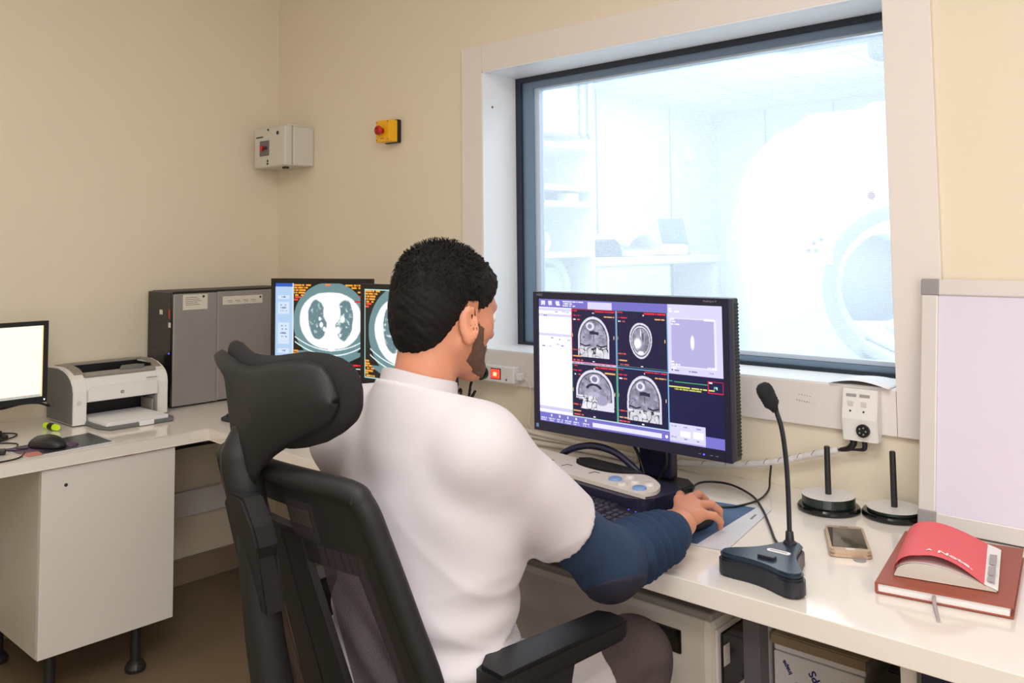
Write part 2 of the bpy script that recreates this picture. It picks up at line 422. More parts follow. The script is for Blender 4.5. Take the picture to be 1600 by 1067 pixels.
# ------------------------------------------------------------------ pictures for the displays
def vnoise(X, Y, seed=0, oct=4, sc=8):
    r = np.random.default_rng(seed); o = np.zeros_like(X); amp = 1; tot = 0
    for k in range(oct):
        G = r.random((64, 64)); x = X*sc*2**k+17*k; y = Y*sc*2**k+31*k
        xi = np.floor(x).astype(int); yi = np.floor(y).astype(int); fx = x-xi; fy = y-yi; fx = fx*fx*(3-2*fx); fy = fy*fy*(3-2*fy)
        g = lambda a, b: G[a % 64, b % 64]
        o += amp*((g(xi, yi)*(1-fx)+g(xi+1, yi)*fx)*(1-fy)+(g(xi, yi+1)*(1-fx)+g(xi+1, yi+1)*fx)*fy); tot += amp; amp *= .5
    return o/tot
class Pic:
    """a raster drawn in its own units: x 0..W to the right, y 0..H downwards"""
    def __init__(s, W, H, nx, ny, bg):
        s.W, s.H = W, H; s.X, s.Y = np.meshgrid(np.linspace(0, W, nx+1), np.linspace(0, H, ny+1), indexing='ij')
        s.C = np.zeros(s.X.shape+(3,)); s.C[:] = bg; s.nx, s.ny = nx, ny
    def put(s, m, c):
        m = np.asarray(m, float)[..., None]; s.C = s.C*(1-m)+np.asarray(c, float)*m
    def rect(s, x0, y0, x1, y1, c): s.put((s.X >= x0) & (s.X <= x1) & (s.Y >= y0) & (s.Y <= y1), c)
    def frame(s, x0, y0, x1, y1, t, c):
        s.rect(x0, y0, x1, y0+t, c); s.rect(x0, y1-t, x1, y1, c); s.rect(x0, y0, x0+t, y1, c); s.rect(x1-t, y0, x1, y1, c)
    def ell(s, cx, cy, rx, ry, c, soft=0, a=1.0):
        d = np.sqrt(((s.X-cx)/rx)**2+((s.Y-cy)/ry)**2)
        s.put(a*(np.clip((1-d)/soft+.5, 0, 1) if soft else (d <= 1)), c)
    def dashes(s, x0, y0, x1, h, c, seed=0, fill=.72):
        r = np.random.default_rng(seed); n = max(3, int((x1-x0)/(h*.55))); on = r.random(n) < fill
        k = np.clip(((s.X-x0)/(x1-x0)*n).astype(int), 0, n-1)
        s.put((s.X >= x0) & (s.X <= x1) & (s.Y >= y0) & (s.Y <= y0+h) & on[k], c)
    def build(s, name, w, h, material, parent, loc=(0, 0, 0), rot=(0, 0, 0)):
        """grid in the XZ plane facing -y, centred on x, z up"""
        nx, ny = s.nx, s.ny
        V = np.stack([(s.X/s.W-.5)*w, np.zeros_like(s.X), (.5-s.Y/s.H)*h], -1).reshape(-1, 3)
        i, j = np.meshgrid(np.arange(nx), np.arange(ny), indexing='ij'); a = (i*(ny+1)+j).ravel()
        Q = np.stack([a, a+1, a+ny+2, a+ny+1], 1)
        me = bpy.data.meshes.new(name); me.vertices.add(len(V)); me.vertices.foreach_set('co', V.astype(np.float32).ravel())
        me.loops.add(len(Q)*4); me.loops.foreach_set('vertex_index', Q.astype(np.int32).ravel())
        me.polygons.add(len(Q)); me.polygons.foreach_set('loop_start', np.arange(0, len(Q)*4, 4, dtype=np.int32)); me.update(calc_edges=True)
        C = np.clip(s.C, 0, 1.2); C = np.where(C <= .04045, C/12.92, ((C+.055)/1.055)**2.4)
        at = me.attributes.new('picture', 'FLOAT_COLOR', 'POINT'); at.data.foreach_set('color', np.concatenate([C.reshape(-1, 3), np.ones((C.shape[0]*C.shape[1], 1))], 1).astype(np.float32).ravel())
        return obj(name, me, material, parent, loc=loc, rot=rot)

# ================================================================== THE ROOM
TX0, TX1, TZ0, TZ1 = 1.1964, 2.7782, 0.8776, 2.0446      # outer edge of the window casing
IX0, IX1, IZ0, IZ1 = 1.2975, 2.6673, 0.9857, 1.9502      # the opening
WT = 0.26
RX, RY, RZ = 4.9, -4.3, 2.72
struct('floor', nb(-0.12, RX+.1, RY-.1, 0.0, -0.1, 0.0), M['floor'])
struct('ceiling', nb(-0.12, RX+.1, RY-.1, 0.0, RZ, RZ+.1), M['ceil'])
struct('wall_left', nb(-0.12, 0.0, RY, 0.0, 0.0, RZ), M['wall'])
struct('wall_right', nb(RX, RX+.1, RY, 0.0, 0, RZ), M['wall'])
struct('wall_front', nb(-0.12, RX+.1, RY-.1, RY, 0, RZ), M['wall'])
bm = B()
box(bm, -0.12, IX0, 0, WT, 0, RZ); box(bm, IX1+.07, RX+.1, 0, WT, 0, RZ)
box(bm, IX0, IX1+.07, 0, WT, 0, IZ0); box(bm, IX0, IX1+.07, 0, WT, IZ1, RZ)
struct('wall_back', bm, M['wall'])
struct('baseboard_left', nb(0.0, 0.014, RY, 0.0, 0, 0.103, bev=.003), M['skirt'])
struct('baseboard_back', nb(0.014, RX, -0.014, 0.0, 0, 0.103, bev=.003), M['skirt'])
struct('trim_1', nb(0.0, 0.028, RY, 0.0, 0.268, 0.367, bev=.004), M['white'])

win = bpy.data.objects.new('window_1', None); COL.objects.link(win); win['kind'] = 'structure'
bm = B(); e = .0012
box(bm, TX0, IX0-e/2, -0.014, 0, TZ0, TZ1, bev=.0015); box(bm, IX1, TX1, -0.014, 0, TZ0, TZ1, bev=.0015)
box(bm, IX0+e/2, IX1-e, -0.014, 0, IZ1, TZ1, bev=.0015); box(bm, IX0+e/2, IX1-e, -0.014, 0, TZ0, IZ0, bev=.0015)
obj('casing', bm, M['casing'], win)
bm = B(); t = .004
box(bm, IX0-.001, IX0+t, -0.013, WT-.1, IZ0, IZ1); box(bm, IX1+.066, IX1+.071, 0, WT-.1, IZ0, IZ1)
box(bm, IX0, IX1, -.013, .001, IZ1-t, IZ1+.001); box(bm, IX0, IX1, -.013, .001, IZ0-.001, IZ0+t); box(bm, IX0, IX1+.07, 0, WT-.1, IZ1-t, IZ1+.001); box(bm, IX0, IX1+.07, 0, WT-.1, IZ0-.001, IZ0+t)
obj('reveal', bm, M['reveal'], win)
obj('screw_cap', cyl(B(), (IX0+t, .035, 1.83), (IX0+t+.002, .035, 1.83), .004), M['greyink'], win)
def ring(x0, x1, z0, z1, wd, y0, y1, bottom=None, top=None):
    bm = B(); wb = wd if bottom is None else bottom; wt = wd if top is None else top
    box(bm, x0, x0+wd, y0, y1, z0, z1); box(bm, x1-wd, x1, y0, y1, z0, z1)
    box(bm, x0+wd, x1-wd, y0, y1, z1-wt, z1); box(bm, x0+wd, x1-wd, y0, y1, z0, z0+wb); return bm
bm = B(); r_ = random.Random(4)
for k in range(9): x = 2.418+.0065*k; box(bm, x, x+.004, -.0144, -.0139, .938-.0006*k+r_.uniform(-.002, .002), .9395-.0006*k)
for k in range(5): x = 2.425+.007*k; box(bm, x, x+.004, -.0144, -.0139, .952-.0006*k, .9533-.0006*k+r_.uniform(0, .002))
obj('pencil_scribble', bm, M['paleink'], win)
YF = 0.158
obj('black_seal', ring(IX0+t, IX1+.066, IZ0+t, IZ1-t, .026, YF, YF+.03, bottom=.010, top=.018), M['rubber'], win)
obj('steel_frame', ring(IX0+.028, IX1+.062, IZ0+.012, IZ1-.021, .05, YF+.010, YF+.04, bottom=.017, top=.024), M['steel'], win)
obj('glazing_bead', ring(IX0+.076, IX1+.020, IZ0+.030, IZ1-.044, .024, YF+.02, YF+.045, bottom=.012, top=.008), M['lightsteel'], win)
obj('window_glass', nb(IX0+.06, IX1+.03, YF+.036, YF+.040, IZ0+.02, IZ1-.045), M['glass'], win)

# ---- the scanner room behind the window
SX0, SX1, SY0, SY1, SZ = -0.80, 5.2, WT, 5.42, 2.6
struct('floor_scanner_room', nb(SX0-.1, SX1+.1, SY0, SY1+.1, -0.1, 0), M['mrifloor'])
bm = nb(SX0-.1, SX1+.1, SY0, SY1+.1, SZ, SZ+.1)
struct('ceiling_scanner_room', bm, M['tile'])
bm = B()
for i in range(11): box(bm, SX0, SX1, SY0+.25+i*.6-.008, SY0+.25+i*.6+.008, SZ-.004, SZ) if SY0+.25+i*.6 < SY1 else None
for i in range(11): box(bm, SX0+.2+i*.6-.008, SX0+.2+i*.6+.008, SY0, SY1, SZ-.004, SZ) if SX0+.2+i*.6 < SX1 else None
struct('trim_ceiling_grid', bm, M['lightsteel'])
struct('wall_scanner_left', nb(SX0-.1, SX0, SY0, SY1, 0, SZ), M['mriwall'])
struct('wall_scanner_far', nb(SX0-.1, SX1+.1, SY1, SY1+.1, 0, SZ), M['mriwall'])
struct('wall_scanner_right', nb(SX1, SX1+.1, SY0, SY1, 0, SZ), M['mriwall'])
bm = B()
for y in (3.45, 4.55): box(bm, SX0, SX0+.006, y-.006, y+.006, 0, SZ)
for x in (-.3, .35, 1.0): box(bm, x-.006, x+.006, SY1-.006, SY1, 0, SZ)
struct('trim_panel_joints', bm, M['steel'])

t = thing('shelf_unit', 'white open shelf unit seen through the left side of the window', 'shelf', (-0.55, 2.0, 0))
bm = B()
for y in (-.9, .72): obj('side_panel', nb(-.25, .25, y, y+.03, 0, 2.05), M['mriwhite'], t)
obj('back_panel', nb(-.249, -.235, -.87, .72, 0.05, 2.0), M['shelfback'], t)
for z in (0.05, .55, .98, 1.28, 1.625, 1.735, 2.02):
    obj('shelf', nb(-.235, .25, -.87, .72, z-.018, z+.018), M['mriwhite'], t)
t = thing('wall_cabinet', 'white closed wall cabinet with dark hooks above the shelf unit', 'cabinet', (-0.55, 2.0, 2.1))
obj('body', nb(-.25, .25, -.9, .75, 0.0, .44, bev=.005), M['mriwhite'], t)
for y in (.58, .67):
    obj('hook', tube(tube(B(), [(.262, y, .4), (.262, y, .02)], .008, smooth=False), [(.255, y, .02), (.275, y, .0), (.275, y, -.02)], .012), M['steel'], t)
tag(obj('small_white_box', nb(-.42, -.32, 2.48, 2.60, 1.644, 1.70, bev=.006), M['mriwhite']), 'small white box on the upper shelf seen through the window', 'box')
t = thing('head_coil', 'pale green round scanner coil on the lowest visible shelf', 'scanner coil', (-.4, 2.38, .998))
obj('shell', tube(B(), [(0, -.2, .03), (0, -.19, .16), (0, -.1, .24), (0, 0, .25), (0, .1, .2), (0, .16, .1), (0, .17, .03)], .03), M['palegreen'], t)
obj('inner_plate', nb(-.02, .0, -.17, .15, .0, .2, bev=.02), M['palegreen'], t)
t = thing('white_roll', 'white round roll at the left end of the middle shelf', 'roll', (-.38, 2.28, 1.298))
obj('loop', tube(B(), [(0, .055*math.cos(a), .07+.055*math.sin(a)) for a in [k*PI/8 for k in range(17)]], .017), M['mriwhite'], t)

t = thing('coil_counter', 'long white counter cabinet standing past the shelf unit in the scanner room', 'cabinet', (-.3, 3.6, 0))
obj('counter_top', nb(-.5, .0, -.80, .92, 1.19, 1.255, bev=.012), M['mriwhite'], t)
obj('closed_side', nb(-.45, -.02, -.78, .16, 0, 1.19, bev=.01), M['mriwhite'], t)
obj('end_panel', nb(-.45, -.02, .84, .90, 0, 1.19, bev=.01), M['mriwhite'], t)
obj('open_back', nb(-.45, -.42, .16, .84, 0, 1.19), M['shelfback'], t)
obj('inner_shelf', nb(-.42, -.03, .16, .84, .55, .58), M['mriwhite'], t)
tag(obj('slate_foam_pad', prism(B(), [(2.90, 1.256), (2.91, 1.31), (2.99, 1.37), (3.08, 1.385), (3.14, 1.36), (3.18, 1.256)], 'x', -.70, -.36, bev=.012), M['mridark']), 'dark slate foam pad at the left end of the scanner room counter', 'foam pad')
t = thing('body_coil', 'curved white scanner coil lying on the counter beside the slate pad', 'scanner coil', (-.52, 3.45, 1.256))
obj('shell', surf(lambda u, v: Vector((-.18+.36*u, -.26+.5*v, .03+.17*math.sin(PI*(.12+.8*v)))), 8, 16, .03), M['mriwhite'], t, smooth='auto')
obj('pad', nb(-.15, .15, -.22, .18, 0, .05, bev=.02), M['mriwhite'], t)
t = thing('folded_sheet', 'white folded sheet with a tilted board at the right end of the counter', 'sheet', (-.52, 4.0, 1.256))
obj('cloth', nb(-.15, .15, -.18, .14, 0, .09, bev=.03), M['mriwhite'], t)
obj('tilted_board', nb(-.12, .12, -.008, .008, 0, .32, mt=Matrix.Translation((0, .19, 0)) @ Matrix.Rotation(R(20), 4, 'X')), M['shelfback'], t)
t = thing('wall_sockets', 'pair of small wall sockets left of the slate pad', 'socket', (SX0+.002, 3.0, 1.40))
for y in (-.08, .08): obj('socket', nb(0, .02, y-.05, y+.05, -.05, .05, bev=.004), M['shelfback'], t)
t = thing('round_wall_light', 'small pale round lamp high on the scanner room wall', 'lamp', (SX0, 4.85, 2.18))
obj('lens', sph(B(), (.02, 0, 0), .09, sc=(.4, 1, 1)), M['mriwhite'], t, smooth=True)

# scanner
th = R(32)
t = thing('scanner', 'large white scanner with a round bore seen through the window', 'medical scanner', (1.80, 2.80, 0), th)
def prof(s=1.0):
    P = [(-.60, 0.02), (-.80, .25), (-.87, .62), (-.90, 1.02), (-.87, 1.38), (-.80, 1.72), (-.70, 1.96), (-.52, 2.04), (-.50, 2.08), (-.16, 2.10), (-.15, 2.14)]
    return [(x, z) for x, z in P] + [(-x, z) for x, z in P[::-1]]
# body with a round opening: loft of rings between outline and circle
outl = prof()
def resample(P, n):
    P = [Vector((x, z)) for x, z in P]; P.append(P[0]); d = [0]
    for a, b2 in zip(P, P[1:]): d.append(d[-1]+(b2-a).length)
    o = []
    for k in range(n):
        s_ = d[-1]*k/n; i = max(j for j in range(len(d)-1) if d[j] <= s_+1e-9); f = (s_-d[i])/(d[i+1]-d[i]+1e-12); o.append(P[i].lerp(P[i+1], f))
    return o
NR = 96; cz = 1.09
angs = [2*PI*k/NR for k in range(NR)]
def ray_out(a):
    best = 9
    for (x0, z0), (x1, z1) in zip(outl, outl[1:]+outl[:1]):
        dx, dz = math.cos(a), math.sin(a); ex, ez = x1-x0, z1-z0; den = dx*ez-dz*ex
        if abs(den) < 1e-9: continue
        tt = ((x0)*ez-(z0-cz)*ex)/den; uu = ((x0)*dz-(z0-cz)*dx)/den
        if tt > 0 and -1e-6 <= uu <= 1+1e-6: best = min(best, tt)
    return best
bm = B(); rings = []
for (kind, y) in (('o', 1.5), ('o', .12), ('o94', .03), ('o88', .0), ('c', .0)):
    row = []
    for a in angs:
        ro = ray_out(a); r_ = {'o': ro, 'o94': ro*.985, 'o88': ro*.955, 'c': .46}[kind]
        row.append(bm.verts.new((r_*math.cos(a), y, cz+r_*math.sin(a))))
    rings.append(row)
for A, C in zip(rings, rings[1:]):
    for k in range(NR): bm.faces.new((A[k], A[(k+1) % NR], C[(k+1) % NR], C[k]))
bm.faces.new(rings[0])
obj('housing', bm, M['mriwhite'], t, smooth='auto')
def tor(r0, y0, r1, y1, r2, y2):
    bm = B(); rows = [[bm.verts.new((r*math.cos(a), y, cz+r*math.sin(a))) for a in angs] for r, y in ((r0, y0), (r1, y1), (r2, y2))]
    for A, C in zip(rows, rows[1:]):
        for k in range(NR): bm.faces.new((A[k], A[(k+1) % NR], C[(k+1) % NR], C[k]))
    return bm
obj('bore_ring', tor(.462, -.004, .44, .0, .385, .03), M['mriring'], t, smooth=True)
obj('bore', tor(.385, .03, .33, .18, .30, 1.3), M['mribore'], t, smooth=True)
for (x, z) in ((-.50, 1.34), (-.46, 1.36), (-.53, 1.30), (-.49, 1.30)):
    obj('button', cyl(B(), (x, -.006, z), (x, .004, z), .010), M['steel'], t)
obj('indicator', cyl(B(), (-.19, -.008, 1.60), (-.19, .004, 1.60), .020), M['brown'], t)
obj('control_strip', nb(-.60, -.40, -.003, .004, 1.22, 1.42, bev=.003), M['mriwhite'], t)
bl = bpy.data.lights.new('bore_fill', 'POINT'); bl.energy = 7; bl.shadow_soft_size = .1; bo = bpy.data.objects.new('bore_fill', bl); COL.objects.link(bo); bo.location = (1.80-.5*math.sin(th), 2.80+.5*math.cos(th), 1.25)  # added fill light that brightens the inside of the bore
t = thing('patient_couch', 'white patient couch running into the bore of the scanner', 'couch', (1.80, 2.80, 0), th)
obj('couch_base', nb(-.22, .22, -1.0, -.15, 0.0, .72, bev=.05), M['mriwhite'], t)
obj('couch_top', nb(-.27, .27, -1.15, .9, .74, .80, bev=.02), M['mriring'], t)
obj('mattress', nb(-.22, .22, -1.1, .8, .80, .85, bev=.02), M['mriwhite'], t)
t = thing('coil_cradle', 'tilted white coil cradle on the end of the patient couch', 'scanner coil', (1.80, 2.80, 0), th)
obj('cradle', nb(-.20, .20, -.16, .16, -.03, .03, bev=.015, mt=Matrix.Translation((-.05, -.55, 1.0)) @ Matrix.Rotation(R(-28), 4, 'Y')), M['mriwhite'], t)
obj('foot', nb(-.14, .10, -.66, -.44, .852, .92, bev=.01), M['mriring'], t)
t = thing('ceiling_camera', 'slate coloured camera bracket hanging at the top right of the scanner room', 'camera', (1.95, 2.2, 2.6))
obj('bracket', nb(-.05, .05, -.05, .05, -.22, 0), M['mridark'], t)
obj('camera_body', nb(-.10, .18, -.07, .07, -.36, -.22, bev=.02), M['mridark'], t)
t = thing('ceiling_vent', 'slatted grey air vent in the scanner room ceiling', 'vent', (1.2, 3.0, 2.592))
obj('frame', nb(-.3, .3, -.3, .3, -.004, .003), M['lightsteel'], t)
bm = B()
for k in range(9): box(bm, -.26, .26, -.26+k*.062, -.235+k*.062, -.008, -.003)
obj('slat', bm, M['steel'], t)

# ================================================================== DESKS
ZL, ZR = 0.74, 0.71
t = thing('corner_worktop', 'glossy white L-shaped worktop running along the left wall into the corner', 'worktop', (0.3, -.9, 0))
def ow(name, bm, mt_, par, **k):     # mesh given in room coordinates, stored relative to its (unrotated) parent
    o = obj(name, bm, mt_, par, **k); o.data.transform(Matrix.Translation(-par.location)); return o
ow('worktop_slab', prism(B(), [(.002, -3.4), (.6531, -3.4), (.6531, -.6735), (1.45, -.722), (1.45, -.002), (.002, -.002)], 'z', .70, ZL, bev=.0015), M['desk'], t)
ow('support_rail', nb(.70, 1.44, -.60, -.57, .655, .70), M['wood'], t)
for x, y in ((1.38, -.62), (.1, -3.2), (.1, -2.2)):
    ow('leg', cyl(B(), (x, y, .001), (x, y, .70), .022), M['rodblack'], t)
t = thing('main_worktop', 'glossy white straight worktop under the big window', 'worktop', (2.8, -.36, 0))
ow('worktop_slab', nb(1.452, 4.3, -.722, -.002, .67, ZR, bev=.0015), M['desk'], t)
ow('leg', nb(2.577, 2.611, -.622, -.588, .001, .67), M['panelgrey'], t)
ow('leg', nb(2.866, 2.892, -.62, -.595, .001, .67), M['cab'], t)
for x, y in ((1.50, -.65), (4.2, -.6), (4.2, -.1), (1.5, -.1)):
    ow('leg', cyl(B(), (x, y, .001), (x, y, .67), .022), M['rodblack'], t)

t = thing('pedestal_cabinet', 'white pedestal cabinet on short black legs under the left worktop', 'cabinet', (.35, -.99, 0))
ow('body', nb(.12, .624, -1.1932, -.7867, .156, .698), M['cabside'], t)
d = ow('door', nb(.626, .643, -1.1932, -.7867, .157, .696, bev=.001), M['cab'], t)
k_ = obj('lock', cyl(B(), (.642, -1.125, .643), (.6445, -1.125, .643), .005), M['ink'], d); k_.data.transform(Matrix.Translation(-t.location))
ow('hinge_cap', nb(.644, .648, -.955, -.925, .6965, .699), M['brown'], t)
for x, y in ((.575, -1.135), (.575, -.875), (.18, -1.15), (.18, -.87)):
    ow('leg', lathe(cyl(B(), (x, y, .03), (x, y, .156), .016), [(0, .001), (.030, .001), (.032, .012), (.026, .026), (.018, .034), (0, .034)], (x, y, 0), 24), M['rodblack'], t)
# dark cable slung below the left worktop
tag(obj('slung_cable', tube(B(), [(.016, -.95, .56), (.02, -.7, .53), (.02, -.45, .545), (.02, -.2, .54), (.02, -.03, .55)], .006), M['black']), 'thin black cable slung along the left wall under the worktop', 'cable')

# ================================================================== WALL FITTINGS
t = thing('isolator_box', 'beige grey electrical isolator box fixed high in the corner', 'switch box', (.16, 0, 1.77))
ow('base_box', nb(.042, .2785, -.105, -.001, 1.687, 1.853, bev=.006), M['greywhite'], t)
ow('front_cover', nb(.040, .2785, -.1459, -.107, 1.685, 1.855, bev=.008), M['greywhite'], t)
for x in (.10, .245):
    ow('cover_lug', nb(x-.022, x+.022, -.125, -.07, 1.853, 1.864, bev=.004), M['greywhite'], t)
ow('switch_plate', nb(.09, .16, -.149, -.145, 1.735, 1.80, bev=.001), M['greyink'], t)
ow('rotary_switch', cyl(B(), (.118, -.160, 1.768), (.118, -.148, 1.768), .011), M['red'], t)
ow('switch_lever', nb(.128, .150, -.156, -.148, 1.762, 1.772), M['ink'], t)
ow('nameplate', nb(.060, .112, -.1475, -.1455, 1.815, 1.820), M['ink'], t)
for x, z in ((.152, 1.845), (.225, 1.826), (.15, 1.712), (.15, 1.70)):
    ow('cover_screw', cyl(B(), (x, -.148, z), (x, -.145, z), .005 if x < .2 else .008), M['ink'], t)
ow('cable_gland', cyl(B(), (.2, -.09, 1.680), (.2, -.09, 1.688), .014), M['ink'], t)

t = thing('emergency_stop', 'yellow emergency stop box with a red mushroom button on the wall', 'emergency button', (.81, 0, 1.785))
ow('back_box', nb(.772, .852, -.020, -.001, 1.740, 1.830, bev=.004), M['black'], t)
ow('yellow_cover', nb(.770, .850, -.0603, -.018, 1.743, 1.826, bev=.003), M['yellow'], t)
bt = ow('mushroom_button', B(), M['red'], t)
bm = lathe(B(), [(0, .032), (.010, .031), (.017, .026), (.019, .018), (.016, .013), (.011, .012), (.011, 0), (0, 0)], seg=28)
bmesh.ops.transform(bm, matrix=Matrix.Translation((0, -.060, 0)) @ Matrix.Rotation(R(90), 4, 'X'), verts=bm.verts); bm.to_mesh(bt.data); bm.free()
bt.data.polygons.foreach_set('use_smooth', [True]*len(bt.data.polygons))
for x in (-.033, .033):
    for z in (-.034, .034): obj('screw', cyl(B(), (x, -.062, z), (x, -.059, z), .003), M['wood'], t)
obj('printed_word', nb(-.012, .008, -.0612, -.060, -.031, -.028), M['wood'], t)

t = thing('power_strip', 'white multi-socket power strip on the casing with a lit red switch', 'power strip', (1.25, -.014, .914))
ow('strip_body', nb(1.03, 1.468, -.050, -.0145, .888, .942, bev=.004), M['white'], t)
ow('switch_surround', nb(1.366, 1.412, -.0515, -.049, .898, .934, bev=.001), M['ink'], t)
sw = ow('rocker_switch', nb(1.370, 1.408, -.055, -.050, .901, .931, bev=.002), M['led_red'], t)
g_ = obj('neon_glow', nb(1.382, 1.397, -.0556, -.0545, .909, .922), M['led_redhot'], sw); g_.data.transform(Matrix.Translation(-t.location))
ow('screw', cyl(B(), (1.437, -.052, .90), (1.437, -.049, .90), .0035), M['greyink'], t)
for x in (1.10, 1.20): ow('socket', cyl(B(), (x, -.0515, .915), (x, -.049, .915), .018), M['greyink'], t)
for i, (x, lab) in enumerate(((1.335, 'black round plug beside the lit red rocker switch'), (1.262, 'black round plug behind the beard, further from the red switch'))):
    t = thing('power_plug', lab, 'plug', (x, -.051, .915), group=None)
    bm = B(); cyl(bm, (0, -.018, 0), (0, 0, 0), .023, .021, 28); cyl(bm, (0, -.045, -.002), (0, -.017, 0), .011, .014, 20)
    obj('plug_body', bm, M['glossblack'], t, smooth='auto')
    obj('flex', tube(B(), [(0, -.045, -.004), (-.004, -.058, -.03), (-.02-.02*i, -.055, -.08), (-.05, -.05, -.115), (-.03+.03*i, -.05, -.10), (.0, -.045, -.06), (-.12, -.03, -.21)], .0045), M['glossblack'], t)
t = thing('phone_charger', 'small white plug with thin white lead at the right end of the power strip', 'charger', (1.470, -.03, .912))
obj('plug_body', nb(.0, .022, -.012, .01, -.012, .012, bev=.004), M['white'], t)
obj('lead', tube(B(), [(.02, 0, 0), (.05, .0, -.02), (.048, .008, -.09), (.04, .01, -.15), (.09, 0, -.19)], .0018), M['white'], t)

t = thing('intercom_unit', 'white wall intercom unit with two push buttons and black round connector', 'intercom', (2.60, -.014, .92))
ow('housing', prism(B(), [(-.0145, .862), (-.044, .862), (-.049, .915), (-.036, .985), (-.0145, .985)], 'x', 2.548, 2.632, bev=.002), M['white'], t)
for x in (2.566, 2.598):
    ow('label_strip', nb(x-.008, x+.016, -.0405, -.0365, .966, .973), M['paleink'], t)
    ow('push_button', nb(x-.004, x+.010, -.0445, -.040, .943, .956, bev=.001), M['palebtn'], t)
    ow('indicator_hole', cyl(B(), (x+.003, -.0475, .933), (x+.003, -.043, .933), .0022), M['ink'], t)
sk = ow('round_connector', cyl(B(), (2.600, -.055, .889), (2.600, -.046, .889), .0155, seg=32), M['black'], t)
bm = B()
for k in range(5): cyl(bm, (2.600+.008*math.cos(k*1.257), -.0565, .889+.008*math.sin(k*1.257)), (2.600+.008*math.cos(k*1.257), -.054, .889+.008*math.sin(k*1.257)), .002)
o = obj('pin', bm, M['cap'], sk); o.data.transform(Matrix.Translation(-t.location))
ow('cable_boot', tube(B(), [(2.568, -.030, .862), (2.567, -.030, .85), (2.555, -.03, .838), (2.535, -.03, .832)], .006, radii=[.009, .008, .005]), M['black'], t)
ow('cable_boot', tube(B(), [(2.595, -.030, .863), (2.595, -.030, .848), (2.59, -.03, .840), (2.56, -.03, .836), (2.53, -.03, .831)], .004, radii=[.0065, .006, .003, .003]), M['black'], t)

t = thing('spiral_cable_wrap', 'bundle of cables in white spiral wrap drooping along the wall', 'cable wrap', (2.2, -.03, .75))
wp = catmull([(1.70, -.035, .722), (1.85, -.035, .724), (2.04, -.035, .727), (2.23, -.035, .748), (2.36, -.03, .775), (2.43, -.03, .798), (2.53, -.03, .831)], 10)
rad = [.0085 if (i % 3) else .0074 for i in range(len(wp))]
ow('spiral_wrap', tube(B(), wp, .0085, smooth=False, radii=rad, seg=14), M['wrapwhite'], t, smooth=False)
bm = B()
for i in range(6, len(wp)-2, 4):
    d = (wp[i+1]-wp[i-1]).normalized(); tube(bm, [wp[i]+Vector((math.sin(a)*.0, -math.cos(a)*.009, math.sin(a)*.009))+d*(a-1.5)*.0025 for a in [k*.4 for k in range(9)]], .0008, seg=5, n=1)
ow('wrap_gap', bm, M['greyink'], t)

t = thing('open_paper_sheet', 'white folded sheet of paper lying on the right end of the window sill', 'paper', (2.585, .05, .9905))
obj('sheet', surf(lambda u, v: Vector((-.078+.15*u, -.075+.14*v-.01*u, .001+.012*math.sin(PI*u)*(1-.4*v))), 14, 6, .0006), M['paper'], t, smooth=True)
obj('lower_leaf', nb(-.03, .06, -.068, .05, .0, .0008), M['label'], t)

